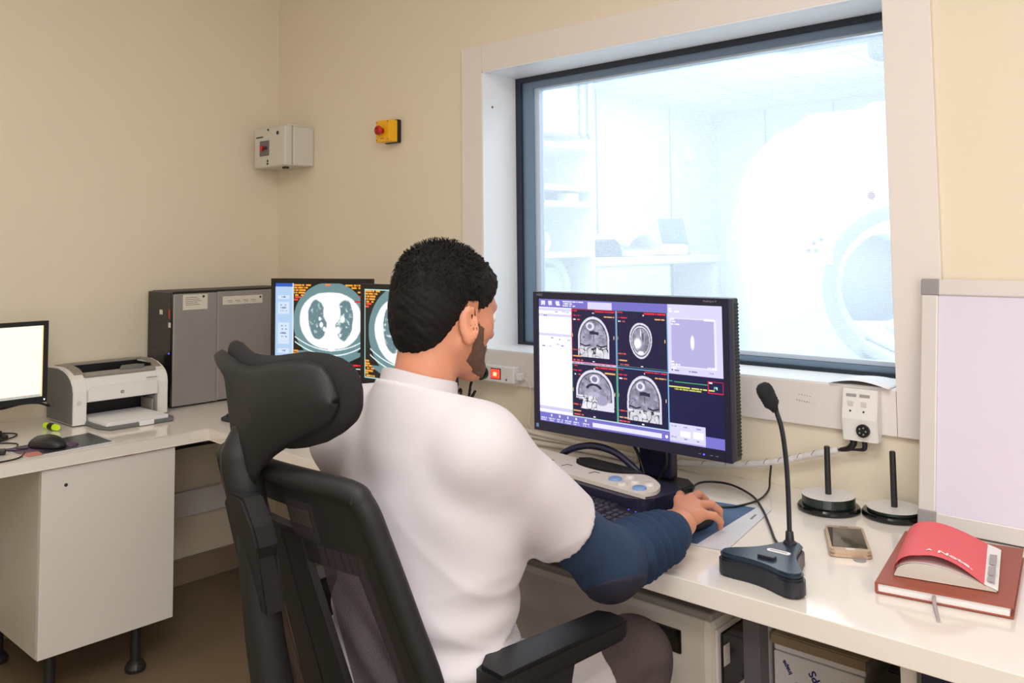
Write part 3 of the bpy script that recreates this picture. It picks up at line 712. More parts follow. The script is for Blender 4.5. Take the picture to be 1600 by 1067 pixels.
# ================================================================== EQUIPMENT
WHITE = (1.05, 1.05, 1.12)
def coronal(p, cx, cy, w, h, seed, kind='cor'):
    X, Y = p.X, p.Y; u = (X-cx)/(w/2); v = (Y-cy)/(h/2)
    n1 = vnoise(u*.5+3, v*.5+3, seed, 4, 9); n2 = vnoise(u*.5+7, v*.5+5, seed+1, 3, 22); n4 = vnoise(u*.5+2, v*.5+9, seed+2, 2, 8)
    if kind == 'axial': d = np.sqrt((u/(1-.10*v))**2+v**2)
    else:
        d = np.sqrt(u**2+(np.where(v < .15, (v-.15)/1.15, (v-.15)*.15))**2)
    wob = d+.02*(n1-.5)
    msk = (wob < 1) & (v < 1)
    if kind == 'sag': msk = ((wob < 1) & (v < .95)) & ~((u < -.62-.3*np.abs(v-.55)) & (v > .45))
    p.put(msk*.97, (.93, .92, .98))
    br = (wob < .86) & (v < .52 if kind != 'axial' else True)
    g = .62+.22*(n1-.5)*2
    gray = np.stack([g*.98, g*.96, g*1.10], -1); mk = br[..., None]*1.0; p.C = p.C*(1-mk)+gray*mk
    p.put((wob > .84) & (wob < .89) & (v < .5 if kind != 'axial' else True), (.25, .24, .36))
    su = (np.abs(n4-.48) < .03) & (wob > .50) & (wob < .84) & br; p.put(su*.6, (.22, .21, .36))
    if kind == 'cor':
        p.put(((np.abs(u-.05) < .30) & (np.abs(v+.22-.12*np.abs(u)) < .075+.05*n2-.02)), (.16, .15, .28))
        p.put((np.abs(u-.02) < .025) & (v > -.1) & (v < .2)*1, (.25, .24, .4))
        for s_ in (-1, 1): p.put(np.clip(1.2-np.sqrt(((u-s_*.62)/.16)**2+((v-.05)/.10)**2)-n2, 0, 1)*.8, (.2, .2, .34))
        p.put((np.abs(v-.46+.25*np.abs(np.abs(u)-.5)) < .035) & (np.abs(u) > .2) & (np.abs(u) < .85), (.12, .11, .24))
        low = (v > .50) & (np.abs(u) < .92) & (v < 1)
        gl_ = np.clip(1.0-.85*np.clip(1.2-np.abs(n4-.5)/.045, 0, 1)-.25*n1, .1, 1); mk = low[..., None]*1.0; p.C = p.C*(1-mk)+np.stack([gl_, gl_, gl_*1.05], -1)*mk
        p.ell(cx-w*.10, cy-h*.26, w*.13, h*.10, (.95, .94, 1), .3); p.ell(cx-w*.11, cy-h*.26, w*.07, h*.06, (.55, .53, .66), .3)
    elif kind == 'sag':
        for k in range(20):
            a = PI*(.18+.66*k/19); p.ell(cx-w*.02+w*.20*math.cos(a), cy+h*.02-h*.16*math.sin(a), w*.035, h*.03, (.15, .14, .28))
        p.ell(cx+w*.18, cy+h*.22, w*.16, h*.13, (.66, .64, .76), .2); p.ell(cx-w*.02, cy+h*.10, w*.15, h*.07, (.74, .72, .84), .3)
        p.ell(cx+w*.0, cy-h*.27, w*.12, h*.11, (.97, .96, 1), .25); p.ell(cx, cy-h*.27, w*.075, h*.07, (.52, .50, .64), .25)
        low = (v > .28) & (u < .12) & msk; gl_ = np.clip(1.0-.85*np.clip(1.2-np.abs(n4-.5)/.04, 0, 1)-.2*n1, .08, 1); mk = low[..., None]*1.0; p.C = p.C*(1-mk)+np.stack([gl_, gl_, gl_*1.05], -1)*mk
    else:
        p.put((wob > .74) & (wob < .80), (.95, .94, 1)); p.put((wob > .70) & (wob < .745), (.12, .11, .24))
        p.ell(cx-w*.14, cy+h*.08, w*.16, h*.15, (1, 1, 1), .5); p.ell(cx+w*.1, cy-h*.1, w*.035, h*.14, (.3, .29, .42), .4); p.ell(cx, cy-h*.22, w*.03, h*.12, (.95, .94, 1), .5)
        p.ell(cx, cy+h*.34, w*.14, h*.06, (.97, .96, 1), .4)

def main_picture():
    p = Pic(160, 100, 512, 320, (.05, .05, .25))
    BAR = (.47, .45, .80); LAV = (.88, .86, 1.0); RED = (.95, .15, .25); ORG = (1, .72, .45); GRN = (.30, .70, .45); CY = (.45, .70, .92)
    p.rect(0, 0, 117.5, 6.6, BAR); p.rect(48, 1.2, 70, 6.6, LAV)
    for x in (2.5, 9.5, 17): p.rect(x, 1.5, x+3.8, 4.2, (.93, .93, 1)); p.dashes(x, 4, x+4.5, 1.2, (.95, .95, 1), int(x))
    for k, (a, b) in enumerate(((1.0, 44), (2.7, 33), (4.4, 36))): p.dashes(24, a, b, 1.1, (.93, .93, 1), k+3, .85)
    p.rect(0, 6.6, 32.5, 92, WHITE)
    for y0, y1 in ((7.5, 9.5), (12, 14.2), (28, 30)): p.rect(0, y0, 32.5, y1, (.86, .85, .97))
    p.rect(0, 87.5, 32.5, 90, (.83, .82, .95))
    for k, (x, y) in enumerate(((16, 10), (23, 9.5), (27, 10), (5, 13), (12, 31), (20, 32), (28, 32), (17, 36), (22, 37), (3, 38), (9, 38))): p.dashes(x, y, x+3, .9, (.45, .45, .65), 40+k)
    # the four panes
    for (x0, y0, x1, y1, c, kind, sd, gx, gy, w_, h_) in ((32.5, 7, 73.5, 49, RED, 'cor', 1, 53, 28.5, 29, 32), (74.6, 6.5, 117, 49, (.35, .6, .55), 'axial', 5, 95, 28.5, 19, 27), (32.5, 50.5, 73.5, 92, GRN, 'sag', 9, 53.5, 70.0, 35, 32), (74.6, 50, 117, 92, CY, 'cor', 13, 97, 71.5, 29, 34)):
        p.rect(x0, y0, x1, y1, (.05, .05, .25)); coronal(p, gx, gy, w_, h_, sd, kind)
        p.frame(x0, y0, x1, y1, .35, c)
        p.dashes(x0+.8, y0+1, x0+5, .8, RED, sd+1); p.dashes(x1-19, y0+1, x1-1, 1.0, RED, sd+2, .9); p.dashes(x1-21, y0+2.3, x1-19, .9, WHITE, sd)
        p.dashes(x0+.8, y0+4.8, x0+9, .9, RED, sd+3); p.dashes(x0+.8, y0+7.8, x0+4, .9, WHITE, sd+4); p.dashes(x0+4.5, y0+7.8, x0+8, .9, (1, .4, .35), sd+4)
        p.dashes(x1-10.5, y0+4.8, x1-1.2, 1.0, ORG, sd+5, .9)
        p.dashes(x0+.8, y1-10, x0+7.5, .9, (1, .35, .3), sd+6); p.dashes(x0+.8, y1-5, x0+8.5, .9, ORG, sd+7, .9); p.dashes(x0+.8, y1-2, x0+10.5, .9, (1, .4, .35), sd+8, .8)
        p.dashes((x0+x1)/2-1, y1-1.8, (x0+x1)/2+1, .8, WHITE, sd+9, 1)
        p.rect(x0+.6, (y0+y1)/2-1.3, x0+1.0, (y0+y1)/2+1.3, ORG); p.rect(x1-2.0, (y0+y1)/2-1.3, x1-1.5, (y0+y1)/2+1.3, (1, .85, .6))
    p.rect(32.5, 49, 73.5, 50.5, (.86, .74, .88)); p.dashes(33, 49.2, 73, 1.0, (.6, .5, .75), 77, .6)
    p.rect(73.4, 7, 74.5, 92, (.50, .66, .86)); p.rect(73.4, 50.5, 74.5, 92, GRN); p.rect(117, 6.6, 117.6, 92.5, (.5, .75, .95))
    # right column
    p.rect(117.6, 0, 160, 50.5, LAV); p.rect(120.5, 10, 155, 45.5, (.95, .94, 1.03)); p.rect(120.5, 10.5, 153.5, 44.5, (.73, .71, .90))
    p.ell(137, 27, 1.5, 5.2, (1, 1, 1), .35); p.rect(146, 9.6, 154, 11.2, (1, 1, 1.1))
    for k, (x, y, x1) in enumerate(((118.5, 2.8, 121), (118.5, 4.6, 127), (119.6, 10.3, 123.5), (119.6, 12, 124), (119.6, 13.8, 127), (119.6, 41, 123), (119.6, 43, 127), (120, 45.7, 124), (148, 43.7, 155))): p.dashes(x, y, x1, 1.1, (1, 1, 1.1), 60+k, .8)
    for k, (x, x1) in enumerate(((122, 126), (134, 140), (148, 153))): p.dashes(x, 47.3, x1, 1, (.5, .5, .7), 80+k)
    p.ell(120.6, 47.6, .5, .6, (.15, .15, .3))
    p.rect(117.6, 50.5, 160, 93, (.05, .06, .28)); p.rect(117.6, 55.6, 120.5, 56.1, GRN); p.rect(122, 55.8, 147.5, 56.3, GRN)
    p.dashes(117.8, 59.3, 153, 1.0, (.92, .92, .45), 90, .92); p.dashes(122, 60.9, 143, .9, (.85, .85, .35), 91, .85)
    p.frame(148, 53.2, 159.6, 61.6, .45, RED); p.dashes(148.8, 54, 151.5, .8, WHITE, 5, 1)
    for r_ in ((152.6, 56.6, 153.0, 58.9), (153.7, 56.6, 154.1, 57.8), (153.7, 57.5, 154.9, 57.9), (154.6, 56.6, 155.0, 58.9)): p.rect(*r_, (.75, 1, .95))
    p.rect(0, 92.5, 117.6, 100, BAR); p.rect(0, 92.0, 117.6, 92.6, (.90, .90, 1)); p.rect(51, 95.3, 111, 98.6, (.93, .92, 1.05)); p.ell(115, 96.8, 1.2, 1.1, WHITE)
    for k, x in enumerate((1, 9, 17, 25, 33, 42)): p.dashes(x, 96.8, x+6, 1.0, (.9, .9, 1), 20+k, .8); p.dashes(x, 98.4, x+5.5, .8, (.85, .85, 1), 30+k, .8); p.rect(x+2, 93.6, x+3.4, 95.6, (.95, .95, 1)) if k else None
    p.rect(117.6, 84.5, 160, 93, (.05, .06, .28)); p.rect(145, 92.5, 160, 100, (.49, .47, .83)); p.rect(117.6, 86, 145.5, 99, (.88, .87, 1.0)); p.rect(117.6, 98.8, 145.5, 100, (.72, .70, .93))
    p.rect(126, 91, 134, 95, WHITE); p.rect(136, 90.5, 144, 95, WHITE)
    for k, (x, y, x1) in enumerate(((119, 87.6, 123.5), (128.5, 87.6, 131.5), (138, 87.6, 142), (119, 95.5, 123.5), (128.5, 96, 131.5), (138.5, 96.4, 140.5))): p.dashes(x, y, x1, .9, (.6, .6, .82), 70+k)
    return p

def bezel_bm(w_, h_, bw, d, bb=None, rear=True):
    """screen housing centred on x,z; front at y=0, back at y=d"""
    bb = bw if bb is None else bb; bm = B()
    box(bm, -w_/2, w_/2, .004, d, -h_/2, h_/2, bev=.0025)
    for a in ((-w_/2, -w_/2+bw, -h_/2, h_/2), (w_/2-bw, w_/2, -h_/2, h_/2), (-w_/2+bw-.001, w_/2-bw+.001, h_/2-bw, h_/2), (-w_/2+bw-.001, w_/2-bw+.001, -h_/2, -h_/2+bb)):
        box(bm, a[0], a[1], 0, .0045, a[2], a[3])
    return bm

W_, H_ = .616, .386
t = thing('main_monitor', 'large black desktop monitor showing four brain scans in front of the seated man', 'monitor', (2.076, -.2925, ZR))
cz_ = 1.0155-ZR
b_ = obj('bezel', bezel_bm(W_, H_, .018, .014, .026), M['bezel'], t); b_.location = (0, 0, cz_)
bm = nb(-W_/2+.0005, W_/2-.0005, .0142, .050, cz_-H_/2, cz_+H_/2, bev=.004); box(bm, -.2, .2, .05, .085, cz_-.13, cz_+.13, bev=.01)
obj('rear_housing', bm, M['bezelside'], t)
bm = B()
for k in range(44):
    z = cz_-H_/2+.012+k*.0083; box(bm, W_/2-.006, W_/2+.0006, .030, .048, z, z+.0042)
obj('side_vents', bm, M['black'], t)
main_picture().build('screen', W_-.038, H_-.046, M['display'], t, loc=(0, .0035, cz_+.004))
text('maker_badge', 'NEC', .009, M['cap'], t, (-W_/2+.025, -.0002, cz_+H_/2-.008), FACE_MY, sx=1.3)
text('model_badge', 'MultiSync P', .0065, M['cap'], t, (W_/2-.05, -.0002, cz_+H_/2-.008), FACE_MY, sx=1.2)
obj('blue_sticker', nb(-W_/2+.008, -W_/2+.017, -.0006, .001, cz_-H_/2+.009, cz_-H_/2+.019), M['bluebtn'], t)
obj('power_light', cyl(B(), (W_/2-.075, -.0008, cz_-H_/2+.011), (W_/2-.075, .001, cz_-H_/2+.011), .0022), M['led_blue'], t)
bm = B()
for x in (.09, .058, .043): box(bm, W_/2-x, W_/2-x+.007, -.0006, .001, cz_-H_/2+.0105, cz_-H_/2+.0118)
obj('menu_marks', bm, M['cap'], t)
bm = nb(-.015, .085, .085, .12, .02, cz_+.06, bev=.006); obj('stand_neck', bm, M['bezel'], t)
obj('stand_base', prism(B(), [(-.19, .0), (.10, -.0), (.145, .02), (.145, .10), (.11, .135), (-.19, .135)], 'z', .0012, .018, bev=.004), M['black'], t)

# console keypad behind the keyboard, rotated a little
c8 = R(-8.5)
t = thing('scanner_control_pad', 'long pale scanner control pad with round blue buttons behind the keyboard', 'control pad', (2.02, -.388, ZR), c8)
obj('foot_housing', prism(B(), rrect(-.27, .27, -.085, .085, .045), 'z', .001, .052, bev=.005), M['bezel'], t)
top0 = [(-.27, -.05), (-.25, -.066), (.22, -.066), (.246, -.056), (.256, -.03), (.25, -.004), (.225, .03), (.17, .063), (.135, .066), (.10, .035), (.06, .015), (0, .010), (-.05, .02), (-.085, .050), (-.11, .062), (-.25, .062), (-.27, .046)]
top = [(q.x, q.y) for q in catmull([(x, y, 0) for x, y in top0+top0[:1]], 5)[:-1]]
obj('top_plate', prism(B(), top, 'z', .053, .062), M['panelbeige'], t)
obj('speaker_hump', prism(B(), [(-.085, .052), (-.05, .022), (0, .012), (.06, .017), (.10, .037), (.13, .068), (.10, .082), (-.06, .082)], 'z', .05, .068, bev=.005), M['black'], t)
for x, y, r_, m_ in ((.125, -.018, .017, 'bluebtn'), (.218, -.034, .017, 'bluebtn'), (.135, .022, .0125, 'palebtn'), (.176, -.004, .0125, 'palebtn'), (.168, -.040, .0125, 'palebtn'), (.212, .008, .0125, 'palebtn')):
    bn = obj('button', lathe(B(), [(0, .068), (r_*.7, .068), (r_*.95, .066), (r_, .062), (r_, .060), (0, .060)], (x, y, 0), 28), M[m_], t, smooth=True)
    if m_ == 'bluebtn': bn['label'] = 'blue button'
for x in (-.06, .04):
    obj('slot_mark', box(nb(x, x+.018, -.006, -.003, .0615, .0627), x-.001, x+.002, -.025, -.004, .0615, .0627), M['ink'], t)
obj('printed_mark', nb(-.135, -.115, -.02, .0, .0615, .0625), M['greyink'], t)

def keyboard(name, label, loc, rz, individual, w_=.445, d_=.150):
    t = thing(name, label, 'keyboard', loc, rz)
    bm = prism(B(), [(-d_/2, .0015), (-d_/2, .012), (-d_/2+.02, .018), (d_/2-.01, .030), (d_/2, .026), (d_/2, .0015)], 'x', -w_/2, w_/2, bev=.002)
    obj('key_deck', bm, M['kbd'], t)
    kd = {}; rows = []
    K = .0185
    for r_ in range(6):
        y = -d_/2+.022+r_*.0195+(.004 if r_ == 5 else 0)
        x = -w_/2+.012
        if r_ == 0: ws = [1.4, 1.2, 1.2, 6.0, 1.2, 1.2, 1.2, 1.4]
        elif r_ == 1: ws = [2.2]+[1]*10+[2.6]
        elif r_ == 2: ws = [1.7]+[1]*11+[2.1]
        elif r_ == 3: ws = [1.5]+[1]*12+[1.3]
        elif r_ == 4: ws = [1]*13+[1.8]
        else: ws = [1, -.7, 1, 1, 1, 1, -.5, 1, 1, 1, 1, -.5, 1, 1, 1, 1]
        sc = (w_*.625)/(sum(abs(q) for q in ws)*K)
        for q in ws:
            if q > 0: rows.append((x, y, q*K*sc))
            x += abs(q)*K*sc
        x0 = w_/2-.158
        if r_ in (3, 4, 5): rows += [(x0+k*.0187, y, .0185) for k in range(3)]
        if r_ == 1: rows.append((x0+.0187, y, .0185))
        if r_ == 0: rows += [(x0+k*.0187, y, .0185) for k in range(3)]
        x0 = w_/2-.092
        if r_ < 5: rows += [(x0+k*.0187, y, .0185) for k in range(4) if not (r_ in (0, 2) and k == 3)]
    zt = lambda y: .018+(y+d_/2-.02)*(.012/(d_-.03))
    if individual:
        for i, (x, y, kw) in enumerate(rows[:]):
            key = round(kw, 4)
            if key not in kd:
                bm = B(); v = [bm.verts.new(p) for p in ((0.001, -.0085, 0), (kw-.001, -.0085, 0), (kw-.001, .0085, 0), (0.001, .0085, 0), (.0035, -.006, .0075), (kw-.0035, -.006, .0075), (kw-.0035, .0065, .0085), (.0035, .0065, .0085))]
                for f in ((3, 2, 1, 0), (4, 5, 6, 7), (0, 1, 5, 4), (1, 2, 6, 5), (2, 3, 7, 6), (3, 0, 4, 7)): bm.faces.new([v[j] for j in f])
                me = bpy.data.meshes.new('key'); bm.to_mesh(me); bm.free(); me.materials.append(M['keycap']); kd[key] = me
            o = bpy.data.objects.new('key', kd[key]); COL.objects.link(o); o.parent = t; o.location = (x, y, zt(y)-.0005)
    else:
        bm = B()
        for x, y, kw in rows: box(bm, x+.0015, x+kw-.0015, y-.0075, y+.0075, zt(y)-.001, zt(y)+.006)
        obj('keys', bm, M['keycap'], t)
    bm = B()
    for k in range(3): cyl(bm, (w_/2-.075+k*.022, d_/2-.016, .027), (w_/2-.075+k*.022, d_/2-.016, .0298), .0016)
    obj('lock_light', bm, M['led_blue'] if individual else M['ink'], t)
    return t
keyboard('keyboard', 'full-size black keyboard on the desk under the big monitor', (2.085, -.546, ZR), R(-9.5), True)
kb2 = keyboard('keyboard', 'slim black keyboard on the corner worktop behind the chair headrest', (.79, -.50, ZL), R(3), False)

# loose cables behind the control pad
for nm, pts, r_, lab in (('cable_loop', [(1.83, -.285, .722), (1.87, -.28, .772), (1.95, -.275, .800), (2.03, -.275, .795), (2.09, -.275, .765), (2.115, -.27, .742)], .009, 'thick dark cable loop rising behind the control pad'),
                         ('thin_cable', [(1.60, -.33, .716), (1.72, -.30, .745), (1.80, -.28, .74), (1.88, -.27, .716)], .004, 'thin black cable at the left end of the control pad'),
                         ('tangled_cable', [(2.10, -.23, .72), (2.06, -.22, .80), (2.0, -.22, .835), (2.04, -.22, .845), (2.10, -.22, .80), (2.14, -.22, .83), (2.16, -.225, .78), (2.13, -.23, .72)], .004, 'thin black cables knotted beside the neck of the big monitor')):
    tag(obj(nm, tube(B(), pts, r_), M['bezel'] if r_ > .005 else M['black'], smooth=True), lab, 'cable')
for k, (dz, dy) in enumerate(((0, 0), (.016, .012), (.034, .004))):
    tag(obj('beige_cable', tube(B(), [(1.47, -.06+dy, .720+dz), (1.60, -.07+dy, .722+dz*.8), (1.75, -.05+dy, .720+dz*.5), (1.95, -.055+dy, .719+dz*.3)], .007), M['panelbeige'], smooth=True), 'pale beige cable running along the wall below the big monitor', 'cable', 'pale cables along the wall')

# mouse mat, mouse
t = thing('mouse_mat', 'blue and white printed mouse mat under the right hand', 'mouse mat', (2.352, -.395, ZR), R(10))
obj('mat_base', nb(-.12, .12, -.165, .155, .0006, .003), M['padgrey'], t)
obj('blue_print', prism(B(), [(-.115, .15), (-.115, -.16), (.055, -.16), (.085, .15)], 'z', .003, .0034), M['padblue'], t)
obj('small_print', nb(.098, .103, .06, .10, .003, .0033), M['greyink'], t)
def mouse(name, label, loc, rz, mt_):
    t = thing(name, label, 'mouse', loc, rz)
    s = SDF((-.05, -.075, -.01), (.05, .075, .06), .0025)
    s.ell((0, -.005, .006), (.034, .060, .032), k=0); s.ell((0, .03, .004), (.030, .036, .022), k=.015); s.cut(lambda X, Y, Z: (.0015-Z)+0*X+0*Y)
    obj('shell', s.mesh('shell', 2), mt_, t)
    obj('scroll_wheel', cyl(B(), (-.004, .036, .024), (.004, .036, .024), .008), M['rodblack'], t)
    obj('button_seam', nb(-.0006, .0006, .018, .055, .018, .0262), M['ink'], t)
    return t
mouse('mouse', 'black mouse held under the man\'s right hand', (2.365, -.435, ZR+.0036), R(8), M['black'])
mouse('mouse', 'black mouse on the dark mat in front of the printer', (.548, -1.145, ZL+.0035), R(112), M['black'])
tag(obj('mouse_cable', tube(B(), [(2.36, -.378, .722), (2.33, -.34, .717), (2.335, -.30, .716), (2.372, -.262, .716), (2.389, -.18, .716), (2.372, -.09, .718), (2.352, -.040, .735), (2.352, -.030, .770)], .0026), M['black'], smooth=True), 'thin black mouse cable curling from the mat up into the spiral wrap', 'cable')

# desk microphone
t = thing('desk_microphone', 'black gooseneck desk microphone with a three-lobed base', 'microphone', (2.645, -.59, ZR))
def lobes(s=1.0):
    P = []
    V3 = [Vector((-.078, -.05)), Vector((.052, -.072)), Vector((-.008, .058))]; rr = .024*s
    for i in range(3):
        a, b, c = V3[i-1], V3[i], V3[(i+1) % 3]
        n1 = Vector(((b-a).y, -(b-a).x)).normalized(); n2 = Vector(((c-b).y, -(c-b).x)).normalized()
        a1 = math.atan2(n1.y, n1.x); a2 = math.atan2(n2.y, n2.x)
        if a2 < a1: a2 += 2*PI
        for k in range(9): an = a1+(a2-a1)*k/8; P.append(b+Vector((math.cos(an), math.sin(an)))*rr)
        q = (b+c)/2+n2*(rr-.014); e0 = P[-1]; e1 = c+n2*rr
        for k in range(1, 8):
            f = k/8; P.append(e0.lerp(e1, f)-n2*.013*math.sin(PI*f))
    return [(p.x, p.y) for p in P]
obj('base', prism(B(), lobes(), 'z', .0012, .034, bev=.004), M['micblack'], t)
bm = prism(B(), lobes(.88), 'z', .0335, .044, bev=.004)
obj('top_cover', bm, M['mictop'], t)
obj('label_plate', prism(B(), rrect(-.030, .016, -.006, .008, .006), 'z', .044, .0452), M['paper'], t, rot=(0, 0, 0))
o = obj('brand_print', nb(-.024, .010, -.001, .003, .0452, .0455), M['paleink'], t)
obj('talk_switch', nb(-.025, .008, -.052, -.037, .040, .050, bev=.002), M['micblack'], t)
bx, by = -.012, .060
obj('stem_socket', lathe(B(), [(0, .04), (.013, .04), (.0125, .047), (.0085, .050), (.0075, .066), (.006, .068), (0, .068)], (bx, by, 0), 24), M['micblack'], t, smooth='auto')
obj('gooseneck', tube(B(), [(bx, by, .06), (bx+.001, by-.003, .14), (bx+.001, by-.008, .205), (bx-.002, by-.016, .265), (bx-.010, by-.024, .305)], .0048), M['micblack'], t, smooth=True)
bm = B(); P0 = Vector((bx-.010, by-.024, .300)); D = Vector((-.36, -.2, .86)).normalized()
q = D.to_track_quat('Z', 'Y').to_matrix().to_4x4(); q.translation = P0
pr_ = [(0, 0), (.006, 0), (.009, .008), (.014, .014), (.0155, .017), (.0148, .020), (.0158, .023), (.0150, .026), (.016, .029), (.0155, .032), (.0165, .036), (.0165, .046), (.014, .054), (.008, .059), (0, .060)]
lathe(bm, pr_, (0, 0, 0), 28); bmesh.ops.transform(bm, matrix=q, verts=bm.verts)
obj('mic_capsule', bm, M['foam'], t, smooth=True)
tag(obj('microphone_cable', tube(B(), [(2.630, -.533, .757), (2.60, -.50, .735), (2.548, -.42, .716), (2.50, -.345, .716), (2.43, -.24, .716), (2.36, -.155, .7165), (2.27, -.10, .717), (2.21, -.12, .717), (2.21, -.18, .717), (2.26, -.27, .717), (2.27, -.30, .717)], .0028), M['black'], smooth=True), 'black cable looping from the microphone base across the desk to the mat', 'cable')

# disc spindles
def spindle(x, y, label, stack, rod):
    t = thing('disc_spindle', label, 'disc spindle', (x, y, ZR))
    obj('base', lathe(B(), [(0, .0012), (.069, .0012), (.071, .004), (.071, .009), (.068, .013), (.064, .014), (0, .014)], seg=64), M['glossblack'], t, smooth='auto')
    obj('spindle_rod', lathe(B(), [(0, .014), (.0072, .014), (.0068, rod-.002), (.005, rod), (0, rod)], seg=24), M['rodblack'], t, smooth='auto')
    prof_ = [(.0073, .0145)]; z = .0145; n_ = max(3, int(stack/.0024))
    for k in range(n_): prof_ += [(.0600, z), (.0602, z+stack/n_*.75), (.0598, z+stack/n_)]; z += stack/n_
    prof_ += [(.0073, z)]
    obj('disc_stack', lathe(B(), prof_, seg=64), M['cdedge'], t)
    obj('top_disc', lathe(B(), [(.0074, z), (.0602, z), (.0602, z+.0012), (.0074, z+.0012)], seg=64), M['cd'], t)
spindle(2.541, -.124, 'disc spindle with the taller stack of white discs, beside the microphone', .021, .148)
spindle(2.676, -.078, 'disc spindle with only a few white discs, beside the lightbox', .0065, .148)

# mobile phone
t = thing('mobile_phone', 'gold mobile phone lying face up between the microphone and the red booklet', 'phone', (2.668, -.337, ZR), R(26.5))
obj('phone_body', prism(B(), rrect(-.039, .039, -.080, .080, .009), 'z', .006, .0145, bev=.0015), M['gold'], t)
obj('phone_screen', nb(-.034, .034, -.062, .064, .0144, .0150), M['glassblack'], t)
obj('home_key', prism(B(), rrect(-.009, .009, -.0745, -.0675, .003), 'z', .0144, .0152), M['alu'], t)
obj('earpiece', nb(-.008, .008, .070, .072, .0144, .0150), M['ink'], t)
obj('clear_case', prism(B(), rrect(-.041, .041, -.082, .082, .010), 'z', .0012, .0065, bev=.001), M['gold'], t)
tag(obj('small_key_tag', lathe(B(), [(0, .0), (.012, 0), (.012, .0015), (0, .0015)], (2.722, -.410, ZR+.0001), 20), M['cap']), 'small grey metal tab sticking out under the phone', 'tab')

# notebooks
t = thing('brown_notebook', 'brown leather covered notebook lying under the red booklet', 'notebook', (2.884, -.375, ZR), R(9.5))
hw, hh = .108, .165
obj('page_block', nb(-hw+.004, hw-.006, -hh+.004, hh-.004, .0035, .0175), M['paper'], t)
bm = nb(-hw, hw, -hh, hh, .0012, .0035, bev=.0006); box(bm, -hw, hw, -hh, hh, .0175, .0205, bev=.001); box(bm, -hw-.001, -hw+.004, -hh, hh, .002, .0195, bev=.0008)
obj('leather_cover', bm, M['brown'], t)
obj('ribbon_marker', tube(B(), [(-.012, -hh+.02, .012), (-.012, -hh-.002, .011), (-.006, -hh-.03, .0035), (.004, -hh-.075, .0022)], .0035, seg=8, radii=[.0028, .0034, .0028]), M['ribbon'], t)
t = thing('red_booklet', 'bulging coral red booklet marked Note on top of the brown notebook', 'booklet', (2.872, -.375, ZR+.0212), R(12))
L2 = .118
def zc(u): return .003+.039*max(0, math.sin(PI*min(1, max(0, u))**.60))**.85
bh = lambda v: 1-.10*v
obj('page_block', surf(lambda u, v: Vector((-.079+.168*u, -L2+2*L2*v, (zc(u)*.68+.001)*bh(v))), 28, 4, .0), M['paper'], t, smooth=False)
n_ = 28                                            # page edges at the near and far ends
for yy in (-L2, L2):
    bm = B()
    for layer in range(9):
        f0, f1 = layer/9, (layer+.8)/9; s_ = .68*(1 if yy < 0 else .9)
        V0 = [bm.verts.new((-.077+.164*k/n_, yy, max(.001, zc(k/n_)*s_*f0+.001))) for k in range(n_+1)]; V1 = [bm.verts.new((-.077+.164*k/n_, yy, max(.0012, zc(k/n_)*s_*f1+.001))) for k in range(n_+1)]
        for k in range(n_): bm.faces.new((V0[k], V0[k+1], V1[k+1], V1[k]))
    obj('page_edges', bm, M['label'], t)
obj('inner_pages', prism(B(), [(-.077+.164*k/n_, max(.0008, zc(k/n_)*.66)) for k in range(n_+1)]+[(.087, .0005), (-.077, .0005)], 'y', -L2+.001, L2-.001), M['padgrey'], t)
obj('red_cover', surf(lambda u, v: Vector((-.080+.150*u, -L2-.001+2*L2*v, (zc(u*.96)+.002)*bh(v)+(.008*(1-v)**2 if .3 < u < 1 else 0)*math.sin(PI*min(1, max(0, (u-.3)/.7))))), 36, 10, .0008), M['coral'], t, smooth='auto')
bm = B()
for y0, y1 in ((-.10, -.075), (-.065, -.02), (-.005, .05)): box(bm, .072, .084, y0, y1, .0115, .0125)
obj('grey_print_block', bm, M['paleink'], t)
def cz3(x, y):
    u = (x+.080)/.150; v = (y+L2+.001)/(2*L2); return (zc(u*.96)+.002)*bh(v)+(.008*(1-v)**2 if .3 < u < 1 else 0)*math.sin(PI*min(1, max(0, (u-.3)/.7)))
for nm_, body_, sz_, x_, y_ in (('cover_word', 'Note.', .024, .022, -.088), ('cover_mark', 'A', .013, -.020, -.086)):
    o = text(nm_, body_, sz_, M['paper'], t, (0, 0, 0), (0, 0, 0), bold=.0006)
    for v in o.data.vertices: v.co = Vector((v.co.x+x_, v.co.y+y_, cz3(v.co.x+x_, v.co.y+y_)+.0012+v.co.z))

# lightbox leaning on the wall
t = thing('film_lightbox', 'large unlit film viewing lightbox leaning on the wall at the right', 'lightbox', (2.7440, -.112, ZR+.0015), rot=(R(-9.6), 0, 0))
LW, LH = .80, .546
bm = B(); fm = .036
box(bm, 0, fm, -.022, .012, fm, LH-fm, bev=.003); box(bm, LW-fm, LW, -.022, .012, fm, LH-fm, bev=.003)
box(bm, fm, LW-fm, -.022, .012, 0, fm, bev=.003); box(bm, fm, LW-fm, -.022, .012, LH-fm, LH, bev=.003)
obj('aluminium_frame', bm, M['alu'], t)
for x in (0, LW-fm):
    for z in (0, LH-fm): obj('corner_cap', nb(x-.001, x+fm+.002, -.0235, .0135, z-.001 if z else 0, z+fm+.001, bev=.003), M['cap'], t)
obj('viewing_panel', surf(lambda u, v: Vector((fm-.002+(LW-2*fm+.004)*u, -.0165+.0012*math.sin(5*v+3*u)*math.sin(PI*u)*math.sin(PI*v), fm-.002+(LH-2*fm+.004)*v)), 40, 30), M['acrylic'], t, smooth=True)
obj('back_plate', nb(.004, LW-.004, .004, .0118, .004, LH-.004), M['cap'], t)

